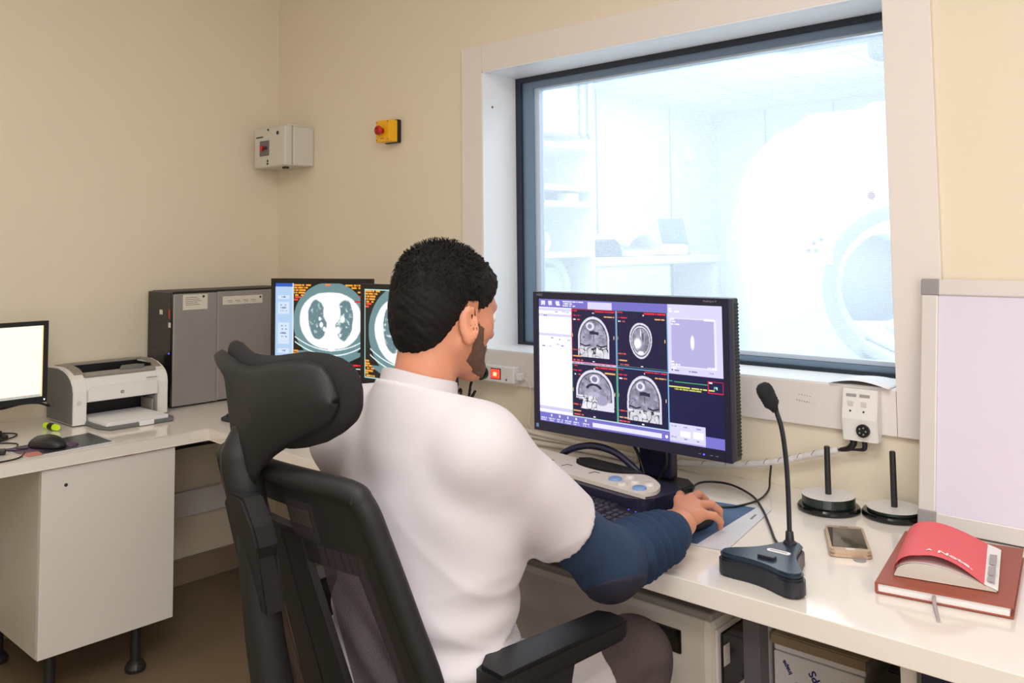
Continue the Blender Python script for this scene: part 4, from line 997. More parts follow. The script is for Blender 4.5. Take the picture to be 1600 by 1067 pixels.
# ---- left side: monitor, printer, tower
t = thing('office_monitor', 'black monitor with a blank cream page on the left worktop', 'monitor', (.285, -1.29, ZL), R(90))
cz_ = .232
o = obj('bezel', bezel_bm(.470, .268, .015, .012, .020), M['black'], t); o.location = (0, 0, cz_)
bm = nb(-.234, .234, .0122, .035, cz_-.133, cz_+.133, bev=.008); obj('rear_housing', bm, M['black'], t)
p = Pic(100, 56, 160, 90, (1.06, 1.0, .90)); p.rect(0, 3.2, 100, 3.6, (.95, .88, .78)); p.rect(0, 53.6, 100, 56, (.72, .75, .70)); p.dashes(60, 54.3, 98, 1, (.8, .6, .55), 3); p.rect(98.8, 0, 100, 56, (1, .85, .6))
p.build('screen', .441, .234, M['display_hot'], t, loc=(0, .0035, cz_+.0025))
obj('power_light', cyl(B(), (.226, -.0008, cz_-.124), (.226, .001, cz_-.124), .0022), M['led_white'], t)
obj('stand_neck', nb(-.03, .03, .036, .06, .012, cz_+.03, bev=.004), M['black'], t)
obj('stand_base', prism(B(), rrect(-.11, .11, -.06, .12, .03), 'z', .0012, .013, bev=.003), M['black'], t)
tag(obj('monitor_cable', tube(B(), [(.24, -1.30, .83), (.25, -1.19, .828), (.25, -1.12, .836), (.25, -1.07, .832), (.23, -1.03, .815), (.10, -.985, .80)], .004), M['black'], smooth=True), 'black cable hanging just below the left monitor', 'cable')
tag(obj('headset_cable', tube(B(), [(.18, -1.19, .743), (.25, -1.14, .743), (.30, -1.155, .743), (.335, -1.20, .743), (.42, -1.30, .743)], .0022), M['black'], smooth=True), 'thin black cable arcing over the left worktop below the monitor', 'cable')
tag(obj('mouse_cable', tube(B(), [(.545, -1.20, .748), (.50, -1.215, .744), (.42, -1.19, .743), (.36, -1.24, .743), (.34, -1.32, .743)], .0022), M['black'], smooth=True), 'thin black mouse cable on the left worktop', 'cable')
tag(obj('charging_cable', tube(B(), [(.51, -1.262, .748), (.545, -1.215, .743), (.60, -1.23, .743), (.64, -1.27, .743), (.645, -1.36, .743)], .0022), M['black'], smooth=True), 'black cable curling near the front edge at the far left of the picture', 'cable')
t = thing('black_adapter', 'small black adapter block at the far left edge of the worktop', 'adapter', (.30, -1.235, ZL), R(30))
obj('block', nb(-.03, .03, -.03, .03, .0012, .030, bev=.005), M['black'], t)
t = thing('cable_plug', 'black plug lying at the front left edge of the worktop', 'plug', (.53, -1.285, ZL), R(70))
obj('plug_body', nb(-.03, .03, -.012, .012, .0012, .017, bev=.004), M['black'], t)
t = thing('mouse_mat', 'dark printed mouse mat near the front edge of the left worktop', 'mouse mat', (.5375, -1.10, ZL))
ow2 = lambda name, poly, z0, z1, m_: ow(name, prism(B(), poly, 'z', ZL+z0, ZL+z1), m_, t)
ow2('mat_base', [(.43, -.975), (.636, -.975), (.650, -1.235), (.46, -1.245)], .0006, .0030, M['padgrey'])
ow2('dark_print', [(.432, -.977), (.618, -.980), (.636, -1.19), (.47, -1.215)], .0030, .0034, M['paddark'])
ow2('reddish_print', [(.585, -1.185), (.648, -1.19), (.648, -1.232), (.585, -1.236)], .0034, .0038, M['padpink'])
ow2('purple_print', [(.475, -1.14), (.588, -1.14), (.588, -1.236), (.475, -1.240)], .0034, .0037, M['padpurple'])
obj('wrist_pad', sph(B(), (.035, .012, .004), .028, sc=(1, .8, .3)), M['padpurple'], t, smooth=True)
t = thing('highlighter', 'neon yellow highlighter pen with a black band beside the printer', 'highlighter', (.275, -1.035, ZL+.0122), R(8))
obj('barrel', cyl(B(), (-.040, 0, 0), (-.012, 0, 0), .010, .011), M['neon'], t)
obj('black_band', cyl(B(), (-.012, 0, 0), (.018, 0, 0), .0112), M['black'], t)
obj('cap_end', cyl(B(), (.018, 0, 0), (.038, 0, 0), .011, .009), M['neon'], t)

# printer : front faces +x
t = thing('laser_printer', 'compact white laser printer with an open paper tray on the left worktop', 'printer', (.172, -.806, ZL), R(90))
side = [(-.113, .004), (-.113, .118), (-.108, .140), (-.094, .158), (-.070, .172), (-.035, .184), (.02, .191), (.112, .188), (.112, .004)]
obj('left_cheek', prism(B(), side, 'x', -.168, -.120, bev=.003), M['white'], t)
obj('right_cheek', prism(B(), side, 'x', .131, .168, bev=.003), M['white'], t)
ins = [(y*.985, max(.008, z*.975)) for y, z in side]
obj('left_side_panel', prism(B(), ins, 'x', -.1695, -.166, bev=.001), M['prdark'], t)
cent = [(-.104, .076), (-.108, .118), (-.103, .138), (-.088, .156), (-.060, .170), (-.06, .150), (.06, .150), (.06, .186), (.112, .184), (.112, .004), (.02, .004), (.02, .060), (-.02, .076)]
obj('middle_body', prism(B(), cent, 'x', -.1195, .1305), M['white'], t)
bm = B()
for k in range(2): pass
topc = [(-.085, .158), (-.070, .1725), (-.035, .1845), (.02, .1915), (.105, .189)]
def strip(x0, x1, P, lift=.0015):
    return surf(lambda u, v: Vector((x0+(x1-x0)*u, np.interp(v, np.linspace(0, 1, len(P)), [q[0] for q in P]), np.interp(v, np.linspace(0, 1, len(P)), [q[1] for q in P])+lift)), 1, 12, .0012)
obj('top_panel_left', strip(-.150, -.118, topc), M['prgrey'], t)
obj('top_panel_right', strip(.128, .158, topc), M['prgrey'], t)
obj('top_panel_back', nb(-.118, .128, .058, .108, .184, .1915, bev=.001), M['prgrey'], t)
obj('output_well', nb(-.116, .128, -.060, .058, .149, .152), M['black'], t)
obj('output_well_lining', box(box(nb(-.116, .1275, .0555, .0575, .150, .1865), -.1175, -.1155, -.058, .057, .150, .183), .1255, .1275, -.058, .057, .150, .183), M['black'], t)
obj('output_lip', nb(-.118, .130, -.090, -.058, .160, .1735, bev=.003, mt=Matrix.Translation((0, 0, 0))), M['prgrey'], t)
obj('output_flap', prism(B(), [(.0, -.088), (.085, -.094), (.115, -.035), (.10, -.005), (.04, -.01)], 'z', .174, .179, bev=.001), M['prdark'], t, rot=(0, 0, 0))
obj('front_door', prism(B(), [(-.117, .078), (.128, .078), (.128, .118), (.118, .128), (-.105, .128), (-.117, .118)], 'y', -.1155, -.1085, bev=.0015), M['white'], t)
obj('logo_disc', prism(B(), circ(.0, .100, .0065, 24, .0055), 'y', -.1168, -.1155), M['prdark'], t)
text('logo_letters', 'hp', .0095, M['white'], t, (.0, -.1169, .1005), FACE_MY, shear=.4)
obj('model_print', nb(.085, .125, -.1150, -.1145, .1375, .1405), M['prgrey'], t)
obj('power_button', cyl(B(), (-.146, -.1145, .078), (-.146, -.1125, .078), .008), M['greywhite'], t)
obj('inner_cavity', nb(-.119, .130, -.012, -.008, .006, .078), M['black'], t)
obj('roller_bar', nb(-.119, .130, -.09, -.03, .070, .078), M['black'], t)
obj('paper_guide', nb(.110, .116, -.11, -.02, .012, .06, bev=.002), M['prgrey'], t)
tr_ = obj('paper_tray', prism(B(), [(-.125, -.02), (-.125, -.22), (-.105, -.272), (.108, -.272), (.13, -.235), (.13, -.02)], 'z', .0012, .012, bev=.002), M['prdark'], t)
obj('tray_handle', nb(-.01, .04, -.278, -.268, .002, .018, bev=.002), M['white'], tr_)
t2 = thing('paper_stack', 'stack of white paper lying in the printer tray', 'paper', (.172, -.806, ZL+.0125), R(90))
obj('sheets', nb(-.112, .100, -.255, -.03, 0, .011), M['paper'], t2)

# workstation tower
t = thing('workstation_tower', 'tall computer tower with a silver side panel standing in the corner', 'computer', (.115, -.33, ZL))
TY0, TY1, TXa, TXb, TH = -.5926, -.067, .0137, .2157, .4390
ow('chassis', nb(TXa, TXb-.012, TY0+.012, TY1, ZL+.0012, ZL+TH, bev=.006), M['black'], t)
ow('front_bezel', nb(TXa, TXb-.006, TY0, TY0+.014, ZL+.004, ZL+TH-.002, bev=.005), M['glossblack'], t)
ow('side_panel', nb(TXb-.0125, TXb, TY0+.006, -.409, ZL+.006, ZL+TH-.010, bev=.003), M['silver'], t)
ow('side_panel', nb(TXb-.0125, TXb-.001, -.404, TY1-.004, ZL+.008, ZL+TH-.008, bev=.003), M['silver'], t)
ow('panel_groove', nb(TXb-.010, TXb-.004, -.412, -.401, ZL+.006, ZL+TH-.010), M['prgrey'], t)
lb1 = ow('paper_label', nb(TXb-.0005, TXb+.0006, -.550, -.449, 1.107, 1.165), M['label'], t)
ow('paper_label', nb(TXb-.0012, TXb+.0002, -.384, -.206, 1.118, 1.151), M['label'], t)
bm = B()
for k in range(5): box(bm, TXb+.0005, TXb+.0009, -.54, -.54+.05+.008*(k % 3), 1.153-k*.007, 1.155-k*.007)
for k in range(4): box(bm, TXb, TXb+.0005, -.365+k*.035, -.343+k*.035, 1.132, 1.134); box(bm, TXb, TXb+.0005, -.36+k*.035, -.34+k*.035, 1.126, 1.1275)
ow('label_print', bm, M['greyink'], t)
ow('label_dot', cyl(cyl(B(), (TXb, -.466, 1.156), (TXb+.001, -.466, 1.156), .005), (TXb-.001, -.216, 1.142), (TXb+.0006, -.216, 1.142), .0045), M['ink'], t)
o = text('embossed_letters', 'hp', .045, M['silver'], t, (TXb-.0008, -.312, .972), FACE_PX, ext=.0006, shear=.35); o.location = Vector(o.location)-t.location
ow('front_sticker', nb(.115, .140, TY0-.0006, TY0+.002, 1.09, 1.108), M['label'], t)
ow('front_sticker', nb(.188, .206, TY0-.0006, TY0+.002, 1.043, 1.062), M['label'], t)
ow('front_sticker', nb(.190, .200, TY0-.0006, TY0+.002, 1.078, 1.112), M['red'], t)
bm = B()
for z in (1.055, 1.0, .96): box(bm, .022, .182, TY0-.0004, TY0+.002, z, z+.002)
ow('drive_bay_seams', bm, M['rodblack'], t)
ow('power_light', cyl(B(), (.196, TY0-.0015, .945), (.196, TY0+.001, .945), .0028), M['led_blue'], t)

# two radiology monitors showing chest scans
def chest_picture(side=True):
    W, H = (125, 100); p = Pic(W, H, 250, 200, (.02, .03, .04)); ox = 24.5 if side else 0
    cx, cy = (75, 46) if side else (62.5, 47); X, Y = p.X, p.Y
    T = (.42, .56, .58); n = vnoise(X/60, Y/60, 5, 4, 9); n2 = vnoise(X/60, Y/60, 8, 3, 20)
    k = 1.0 if side else 1.12
    p.ell(cx, cy, 50*k, 47.5*k, T)
    p.put((Y > cy+34*k) & (np.abs(X-cx) < (50*k-(Y-cy-34*k)*2.2)), T)
    for d, a in ((0, .95), (6, .95)):      # the couch under the patient
        yy = cy+33*k+d*k-((X-cx)/(46*k))**2*14*k; p.put((np.abs(Y-yy) < .8) & (np.abs(X-cx) < 48*k), (.90, .96, .97))
    wob = np.sqrt(((X-cx)/(43.5*k))**2+((Y-cy+2)/(35*k*(1-.10*((X-cx)/(43*k))**2)))**2)+.025*(n-.5)+.03*np.cos(4*np.arctan2(Y-cy, X-cx))
    p.put(np.clip((1-wob)*30, 0, 1), (1, 1, 1))
    for sx_, cx2, rx, ry in ((-1, cx-17*k, 12.8*k, 24*k), (1, cx+18*k, 11.6*k, 25*k)):
        d = np.sqrt(((X-cx2-sx_*(Y-cy)*-.06)/rx)**2+((Y-cy+3*k)/ry)**2)+.16*(n-.5); m_ = np.clip((1-d)*14, 0, 1)
        p.put(m_, (.40, .52, .55)); p.put(m_*np.clip((n2-.60)*5, 0, 1), (.85, .92, .93))
    p.ell(cx+2*k, cy-12*k, 11.5*k, 15*k, (1, 1, 1), .12); p.ell(cx+1*k, cy+18*k, 9*k, 16*k, (1, 1, 1), .15); p.ell(cx, cy+4*k, 5*k, 14*k, (1, 1, 1), .2)
    for (dx, dy, r_) in ((-12, 3, 2.5), (-14, -4, 1.8), (10, 9, 3.5), (16, -4, 3.2), (-8, 8, 2.2), (13, 15, 1.6)): p.ell(cx+dx*k, cy+dy*k, r_*k, r_*1.3*k, (.97, 1, 1), .3)
    x1 = cx+50 if side else 124
    OR = (1, .66, .18)
    for j in range(7):
        p.dashes(ox+1.5, 1.5+j*2.9, ox+(24, 20, 17, 16, 14, 12, 8)[j], 1.9, OR if j < 5 else (1, .3, .15), j+5, .85)
        if side: p.dashes(W-(30, 22, 8, 14, 10, 12, 8)[j], 1.5+j*2.6, W-1.5, 1.9, OR if j != 5 else (1, .1, .2), j+15, .85)
        p.dashes(ox+1.5, H-20+j*2.7, ox+(7, 8, 11, 15, 13, 6, 16)[j], 1.8, OR, j+25, .85)
    if side:
        p.rect(0, 0, 24, 100, (.70, .82, .95)); p.rect(0, 0, 24, 4, (.15, .35, .75)); p.rect(24, 0, 25, 100, (.92, .95, .98))
        for y0, y1 in ((15, 19), (23, 37), (48, 73), (79, 84), (89, 93)): p.rect(4, y0, 19, y1, (.84, .90, .98)); p.dashes(9, (y0+y1)/2-1, 14, 1.6, (.45, .55, .72), y0, .7)
        for y0 in (26, 29, 33, 51, 55, 60, 64): p.dashes(7, y0, 16, 1.4, (.5, .6, .75), y0, .5)
        p.rect(107, 20.5, 118, 22, (.9, .1, .15)); p.dashes(105, 94.5, 122, 1.8, (1, .12, .2), 55, .9); p.rect(119.6, 18, 120.4, 46, (.55, .1, .12)); p.rect(84, 98.6, 125, 99.8, (.92, .95, .95))
        p.dashes(68, 1, 75, 1.8, (1, .5, .2), 3, 1)
    else: p.frame(0, 0, 125, 100, 1.1, (.70, .88, .86))
    return p
def ct_monitor(label, loc, rz, w_, h_, side):
    t = thing('radiology_monitor', label, 'monitor', loc, rz); cz = .155+h_/2
    o = obj('bezel', bezel_bm(w_, h_, .016, .014, .018), M['black'], t); o.location = (0, 0, cz)
    obj('rear_housing', nb(-w_/2+.02, w_/2-.02, .014, .045, cz-h_/2+.02, cz+h_/2-.02, bev=.008), M['black'], t)
    chest_picture(side).build('screen', w_-.034, h_-.036, M['display'], t, loc=(0, .0035, cz+.001))
    obj('stand_neck', nb(-.035, .035, .046, .07, .012, cz+.03, bev=.004), M['black'], t)
    obj('stand_base', prism(B(), rrect(-.11, .11, -.06, .12, .05), 'z', .0012, .014, bev=.003), M['black'], t)
th_ = R(20)
w_, h_ = .430, .335
zt_ = 1.233
ct_monitor('left one of the two radiology monitors, chest scan beside a pale blue side bar', (.594+w_/2*math.cos(th_), -.404+w_/2*math.sin(th_), ZL), th_, w_, h_, True)
ct_monitor('right one of the two radiology monitors, partly hidden behind the man\'s head', (1.082+.215, -.367, ZL), R(2), .43, .325, False)

# ---- under the main worktop
t = thing('console_computer', 'large beige scanner computer with a dark side grille under the worktop', 'computer', (2.27, -.36, 0))
ow('casing', nb(1.80, 2.495, -.596, -.12, .05, .588, bev=.018), M['beigebox'], t)
ow('top_cover', nb(1.802, 2.493, -.594, -.122, .584, .600, bev=.006), M['topshade'], t)
ow('top_disc', cyl(B(), (2.41, -.50, .598), (2.41, -.50, .605), .062, seg=40), M['rodblack'], t)
ow('front_slot', nb(2.330, 2.424, -.600, -.590, .505, .552, bev=.002), M['glossblack'], t)
sf = ow('side_frame', nb(2.492, 2.500, -.585, -.20, .10, .570, bev=.004), M['alu'], t)
ow('side_grille', nb(2.496, 2.504, -.572, -.46, .44, .560, bev=.003), M['glossblack'], t)
ow('lower_grille', nb(2.496, 2.504, -.572, -.46, .12, .42, bev=.003), M['glossblack'], t)
ow('grille_label', nb(2.5035, 2.5052, -.568, -.545, .495, .535), M['label'], t)
for x in (1.86, 2.44):
    for y in (-.56, -.16): ow('foot', cyl(B(), (x, y, .001), (x, y, .052), .02), M['rodblack'], t)
t = thing('cardboard_tray', 'brown flattened cardboard box on top of the paper packs under the worktop', 'box', (2.60, -.30, 0))
ow('carton', nb(2.51, 2.712, -.37, -.10, .4905, .500, bev=.002), M['card'], t)
ow('open_flap', nb(2.51, 2.712, -.374, -.371, .480, .499), M['wood'], t)
def ream(x0, x1, y0, y1, z0, z1, label, ptext):
    t = thing('paper_pack', label, 'paper pack', ((x0+x1)/2, (y0+y1)/2, z0))
    w2, d2, h2 = (x1-x0)/2, (y1-y0)/2, z1-z0
    obj('wrapper', nb(-w2, w2, -d2, d2, 0, h2, bev=.003), M['wrap'], t)
    if ptext:
        r_ = random.Random(3)
        for i in range(4):
            for j in range(3):
                x, z = -w2+.030+i*.062+(.02 if j % 2 else 0), h2-.028-j*.042-.004*i
                if x > w2-.03 or z < .04: continue
                text('printed_word', ('IPS' if (i+j) % 2 else 'inapa'), .024 if (i+j) % 2 else .014, M['blueink'], t, (x, -d2-.0004, z), (R(90), R(-125), 0), ext=.0002, bold=.0005)
                obj('printed_dot', cyl(B(), (x+.021, -d2-.0008, z-.029), (x+.021, -d2+.0005, z-.029), .0045, seg=6), M['blueink'], t)
ream(2.512, 2.708, -.365, -.12, .4640, .4895, 'thin plain white paper pack directly below the flattened cardboard box', False)
ream(2.512, 2.706, -.368, -.12, .292, .4630, 'white wrapped pack with blue IPS printing under the worktop', True)
ream(2.512, 2.706, -.366, -.12, .110, .2910, 'plain white pack at the bottom of the stack under the worktop', False)
tag(obj('pallet_box', nb(2.51, 2.72, -.37, -.10, .001, .109, bev=.003), M['card']), 'brown carton on the floor carrying the stacked paper packs', 'box')
t = thing('dark_equipment_case', 'black equipment case with a blue-grey edge beside the paper packs', 'case', (2.83, -.30, 0))
ow('body', prism(B(), [(2.725, .001), (2.725, .40), (2.745, .485), (2.77, .52), (2.92, .52), (2.92, .001)], 'y', -.42, -.12, bev=.004), M['black'], t)
ow('edge_trim', nb(2.8205, 2.8395, -.4225, -.4195, .01, .518, bev=.001), M['mridark'], t)
tag(obj('floor_cable', tube(B(), [(2.76, -.44, .40), (2.73, -.46, .405), (2.69, -.46, .36), (2.66, -.45, .25), (2.65, -.45, .05)], .008), M['black'], smooth=True), 'thick black cable hanging in front of the paper packs', 'cable')
tag(obj('dark_screen_panel', nb(2.905, 3.30, -.64, -.60, .02, .655, bev=.003), M['bezel']), 'dark panel standing under the worktop at the right edge of the picture', 'panel')

# ================================================================== OFFICE CHAIR
CX = 2.215
t = thing('office_chair', 'black mesh-back office chair with a winged headrest that the man sits on', 'chair', (CX, -1.10, 0))
def yb(z): return -1.38+(.973-z)*.30          # recline of the backrest
def bow(x): return -.035*(1-(x/.24)**2)       # gentle curve across the back
def half(z): return np.interp(z, [.40, .55, .72, .90, .975, 1.0], [.215, .235, .250, .225, .212, .195])
def backstrip(name, fx0, fx1, z0, z1, th_, m_, nu=10, nv=16, dy=0.0):
    def f(u, v):
        z = z0+(z1-z0)*v; a, b = fx0(z), fx1(z); x = a+(b-a)*u; return Vector((CX+x, yb(z)+bow(x)+dy, z))
    o = obj(name, surf(f, nu, nv, th_), M[m_], t, smooth='auto'); o.data.transform(Matrix.Translation(-t.location)); return o
def frame_bm():
    bm = B()
    zs = [.40, .48, .56, .64, .72, .80, .87, .93, .965, .985, .992]
    L_ = [(-half(z), z) for z in zs]; Rr = [(half(z), z) for z in zs][::-1]
    tp = [(-.17, .998), (-.09, 1.0), (0, 1.0), (.09, 1.0), (.17, .998)]
    path = L_+tp+Rr
    pts = catmull([(CX+x*.955, yb(z)+bow(x)+.004, z) for x, z in path], 4)
    return tube(bm, pts, .017, seg=10, smooth=False)
o = obj('back_frame', frame_bm(), M['chairblack'], t, smooth=True); o.data.transform(Matrix.Translation(-t.location))
for s_ in (-1, 1):
    backstrip('frame_side', lambda z: s_*(half(z)-.004), lambda z: s_*(half(z)-np.interp(z, [.4, .72, .9], [.058, .064, .070])), .40, .93, .010, 'chairblack', 4)
    backstrip('inner_rib', lambda z: s_*.004, lambda z: s_*np.interp(z, [.4, .86], [.092, .052]), .40, .905, .012, 'chairblack', 4, dy=-.004)
    backstrip('upper_mesh', lambda z: s_*.030, lambda z: s_*.095, .905, .965, .0012, 'chairmesh', 6, 4)
    backstrip('corner_panel', lambda z: s_*.085, lambda z: s_*(half(z)-.012), .87, 1.0, .012, 'chairblack', 8, 5)
    backstrip('back_mesh', lambda z: s_*.085, lambda z: s_*(half(z)-.05), .40, .90, .0012, 'chairmesh', 8)
backstrip('top_rail', lambda z: -half(z)+.01, lambda z: half(z)-.01, .952, 1.0, .012, 'chairblack', 16, 4)
backstrip('cross_rail', lambda z: -half(z)+.01, lambda z: half(z)-.01, .868, .915, .012, 'chairblack', 16, 4)
# spine and headrest bracket
def owc(name, bm, m_, **k):
    o = obj(name, bm, M[m_], t, **k); o.data.transform(Matrix.Translation(-t.location)); return o
owc('spine_post', tube(B(), [(CX, -1.30, .42), (CX, -1.375, .55), (CX, -1.415, .70), (CX, -1.438, .86), (CX, -1.445, .93)], .03, radii=[.036, .034, .030, .027, .026]), 'chairblack', smooth=True)
bm = prism(B(), [(CX+x, z) for x, z in [(-.030, .960), (-.012, .978), (.030, .975), (.046, .935), (.050, .905), (.036, .885), (.034, .80), (-.012, .80), (-.022, .90)]], 'y', -1.482, -1.446, bev=.004)
for v in bm.verts: v.co.y += (.973-v.co.z)*.22
owc('headrest_bracket', bm, 'chairblack')
owc('stem', tube(B(), [(CX-.012, -1.440, .93), (CX-.018, -1.452, .985), (CX-.022, -1.458, 1.03), (CX-.010, -1.448, 1.10)], .03, radii=[.026, .030, .028, .006]), 'chairblack', smooth=True)
# headrest shell: top and bottom outline against x
hx = [-.165, -.150, -.12, -.09, -.066, -.05, -.035, -.010, .010, .03, .06, .09, .125, .150, .162, .170, .174, .176]
hb = [1.160, 1.152, 1.142, 1.134, 1.122, 1.060, 1.000, .972, .985, 1.012, 1.035, 1.053, 1.070, 1.083, 1.092, 1.103, 1.113, 1.121]
ht = [1.166, 1.172, 1.172, 1.169, 1.166, 1.163, 1.161, 1.160, 1.161, 1.164, 1.170, 1.175, 1.178, 1.171, 1.158, 1.143, 1.132, 1.123]
def hsurf(grow=0.0):
    def f(u, v):
        x = -.165-grow+(.341+2*grow)*u; zb_, zt2 = np.interp(x, hx, hb), np.interp(x, hx, ht)
        z = zb_-grow+(zt2-zb_+2*grow)*v; y = -1.45+1.25*x*x-.012*math.sin(PI*v)
        return Vector((CX+x, y, z))
    return f
def shell(side):
    f0 = hsurf()
    def f(u, v):
        p = f0(math.sin(u*PI/2)*.6+u*.4, v); e_ = max(0, 1-abs(2*u-1)**6)**.5*max(0, 1-abs(2*v-1)**6)**.5
        p.y += side*.006*e_; return p
    return f
bm = surf(shell(1), 60, 16); surf(shell(-1), 60, 16, bm=bm); bmesh.ops.remove_doubles(bm, verts=bm.verts, dist=.0003)
owc('headrest_shell', bm, 'chairblack', smooth=True)
cb = [1.150, 1.130, 1.110, 1.085, 1.07, 1.058, 1.05, 1.044, 1.041, 1.040, 1.042, 1.048, 1.060, 1.075, 1.085, 1.097, 1.107, 1.117]
ct = [1.172, 1.184, 1.187, 1.181, 1.177, 1.175, 1.174, 1.174, 1.175, 1.177, 1.182, 1.187, 1.186, 1.180, 1.170, 1.154, 1.142, 1.131]
def cush(side):
    def f(u, v):
        x0_ = -.168+.344*(math.sin(u*PI/2)*.5+u*.5); x = x0_; zb_, zt2 = np.interp(x, hx, cb), np.interp(x, hx, ct); z = zb_+(zt2-zb_)*v
        e_ = max(0, 1-abs(2*u-1)**4)**.5*max(0, 1-abs(2*v-1)**3)**.5
        y = -1.425+1.25*x*x + side*.022*e_; return Vector((CX+x*1.075+.002, y, z))
    return f
bm = surf(cush(1), 44, 16); surf(cush(-1), 44, 16, bm=bm); bmesh.ops.remove_doubles(bm, verts=bm.verts, dist=.0004)
owc('headrest_cushion', bm, 'cushmesh', smooth=True)
owc('seat_cushion', nb(CX-.25, CX+.25, -1.33, -.86, .425, .475, bev=.022, seg=4), 'cushmesh', smooth=True)
owc('seat_pan', nb(CX-.22, CX+.22, -1.30, -.90, .39, .428, bev=.01), 'chairblack')
owc('gas_lift', cyl(cyl(B(), (CX, -1.10, .09), (CX, -1.10, .25), .028), (CX, -1.10, .25), (CX, -1.10, .40), .018), 'rodblack')
owc('back_bracket', tube(B(), [(CX, -1.12, .40), (CX, -1.26, .385), (CX, -1.31, .43), (CX, -1.34, .5)], .028), 'chairblack', smooth=True)
for s_, nm in ((1, 'right'), (-1, 'left')):
    ax = CX+s_*.258; a_ = 0 if s_ > 0 else 0
    bm = prism(B(), [(ax-.034, -1.215), (ax-.030, -1.238), (ax+.024, -1.238), (ax+.034, -1.205), (ax+.032, -.955), (ax+.018, -.930), (ax-.020, -.928), (ax-.034, -.955)], 'z', .684, .712, bev=.006)
    for v in bm.verts: v.co.y += .035; v.co.z += .010*math.cos((v.co.y+1.08)*9)-.010+.010*((v.co.x-ax)/.034)**2*(v.co.z-.684)/.028
    owc('arm_pad', bm, 'black', smooth='auto')
    owc('arm_post', prism(B(), [(-1.17, .688), (-1.02, .688), (-1.07, .56), (-1.07, .40), (-1.15, .40), (-1.15, .56)], 'x', ax-.016, ax+.016, bev=.006), 'chairblack')
    owc('arm_bracket', nb(min(ax, CX+s_*.18), max(ax, CX+s_*.18), -1.14, -1.08, .395, .42, bev=.005), 'chairblack')
for k in range(5):
    a = R(18+72*k); ex, ey = CX+.30*math.cos(a), -1.10+.30*math.sin(a)
    owc('base_arm', tube(B(), [(CX, -1.10, .115), (CX+.15*math.cos(a), -1.10+.15*math.sin(a), .105), (ex, ey, .078)], .02, radii=[.03, .024, .018]), 'chairblack', smooth=True)
    c_ = owc('caster', cyl(cyl(B(), (ex-.022, ey, .0285), (ex-.006, ey, .0285), .0275), (ex+.006, ey, .0285), (ex+.022, ey, .0285), .0275), 'rodblack')
    cyl_ = owc('caster_stem', cyl(B(), (ex, ey, .03), (ex, ey, .085), .008), 'rodblack')

t.rotation_euler.z = R(-2.5); t.location += Vector((.020, -.010, 0))

# ================================================================== THE SEATED MAN
PL = Vector((2.27, -1.15, 0))
man = thing('person', 'seated person in a white coat and navy jumper with short black hair, seen from behind', 'person', PL)
def pm(name, me, m_, smooth=True, par=None):
    o = obj(name, me, M[m_] if m_ else None, par or man, smooth=smooth); o.data.transform(Matrix.Translation(-PL)); return o
HC = np.array([2.286, -1.120, 1.224])
def rot(ax, a):
    return np.array(Matrix.Rotation(a, 3, ax))
RH = rot('Z', R(-6)) @ rot('X', R(-11))
HS = .93
def hw(p): return HC+RH @ (np.array(p, float)*HS)
def Hell(s, c, r, k=.01, sub=False, rr=None): s.ell(hw(c), np.array(r)*HS, rot=(RH if rr is None else RH @ rr), k=k, sub=sub)
def Hcap(s, a, b, ra, rb=None, k=.01, sub=False): s.cap(hw(a), hw(b), ra*HS, (ra if rb is None else rb)*HS, k=k, sub=sub)
def head(s, g=0.0, full=True):
    Hell(s, (0, -.016, .033), (.074+g, .094+g, .086+g), k=0)
    Hell(s, (0, .030, .030), (.064+g, .063+g, .063+g), k=.02)
    Hell(s, (0, .040, -.035), (.056+g, .052+g, .074+g), k=.03)
    for x in (-1, 1):
        Hcap(s, (x*.052, .005, -.055), (x*.016, .074, -.098), .018+g, .015+g, k=.03)
        Hell(s, (x*.040, .055, -.020), (.022+g, .024+g, .024+g), k=.02)
    Hell(s, (0, .078, -.100), (.022+g, .019+g, .017+g), k=.02)
    if full:
        Hcap(s, (-.034, .084, .022), (.034, .084, .022), .009, k=.012)
        Hcap(s, (0, .090, .010), (0, .112, -.028), .0075, .0115, k=.01)
        for x in (-1, 1):
            Hell(s, (x*.012, .100, -.032), (.008, .010, .007), k=.006)
            Hell(s, (x*.031, .098, .002), (.014, .012, .009), k=.010, sub=True)
        Hell(s, (0, .096, -.058), (.022, .010, .006), k=.006); Hell(s, (0, .094, -.068), (.019, .010, .006), k=.006)
        for x in (-1, 1):
            q = rot('Z', -x*R(28)) @ rot('X', R(8))
            Hell(s, (x*.082, -.004, -.018), (.0055, .020, .034), k=.006, rr=q)
            Hell(s, (x*.080, .000, -.046), (.006, .010, .012), k=.006, rr=q)
            Hell(s, (x*.088, .000, -.012), (.005, .012, .022), k=.004, sub=True, rr=q)
            Hell(s, (x*.076, .012, -.014), (.006, .006, .008), k=.006)
    s.cap(hw((0, -.026, -.030)), (2.278, -1.176, 1.06), .052+g, .054+g, k=.025)

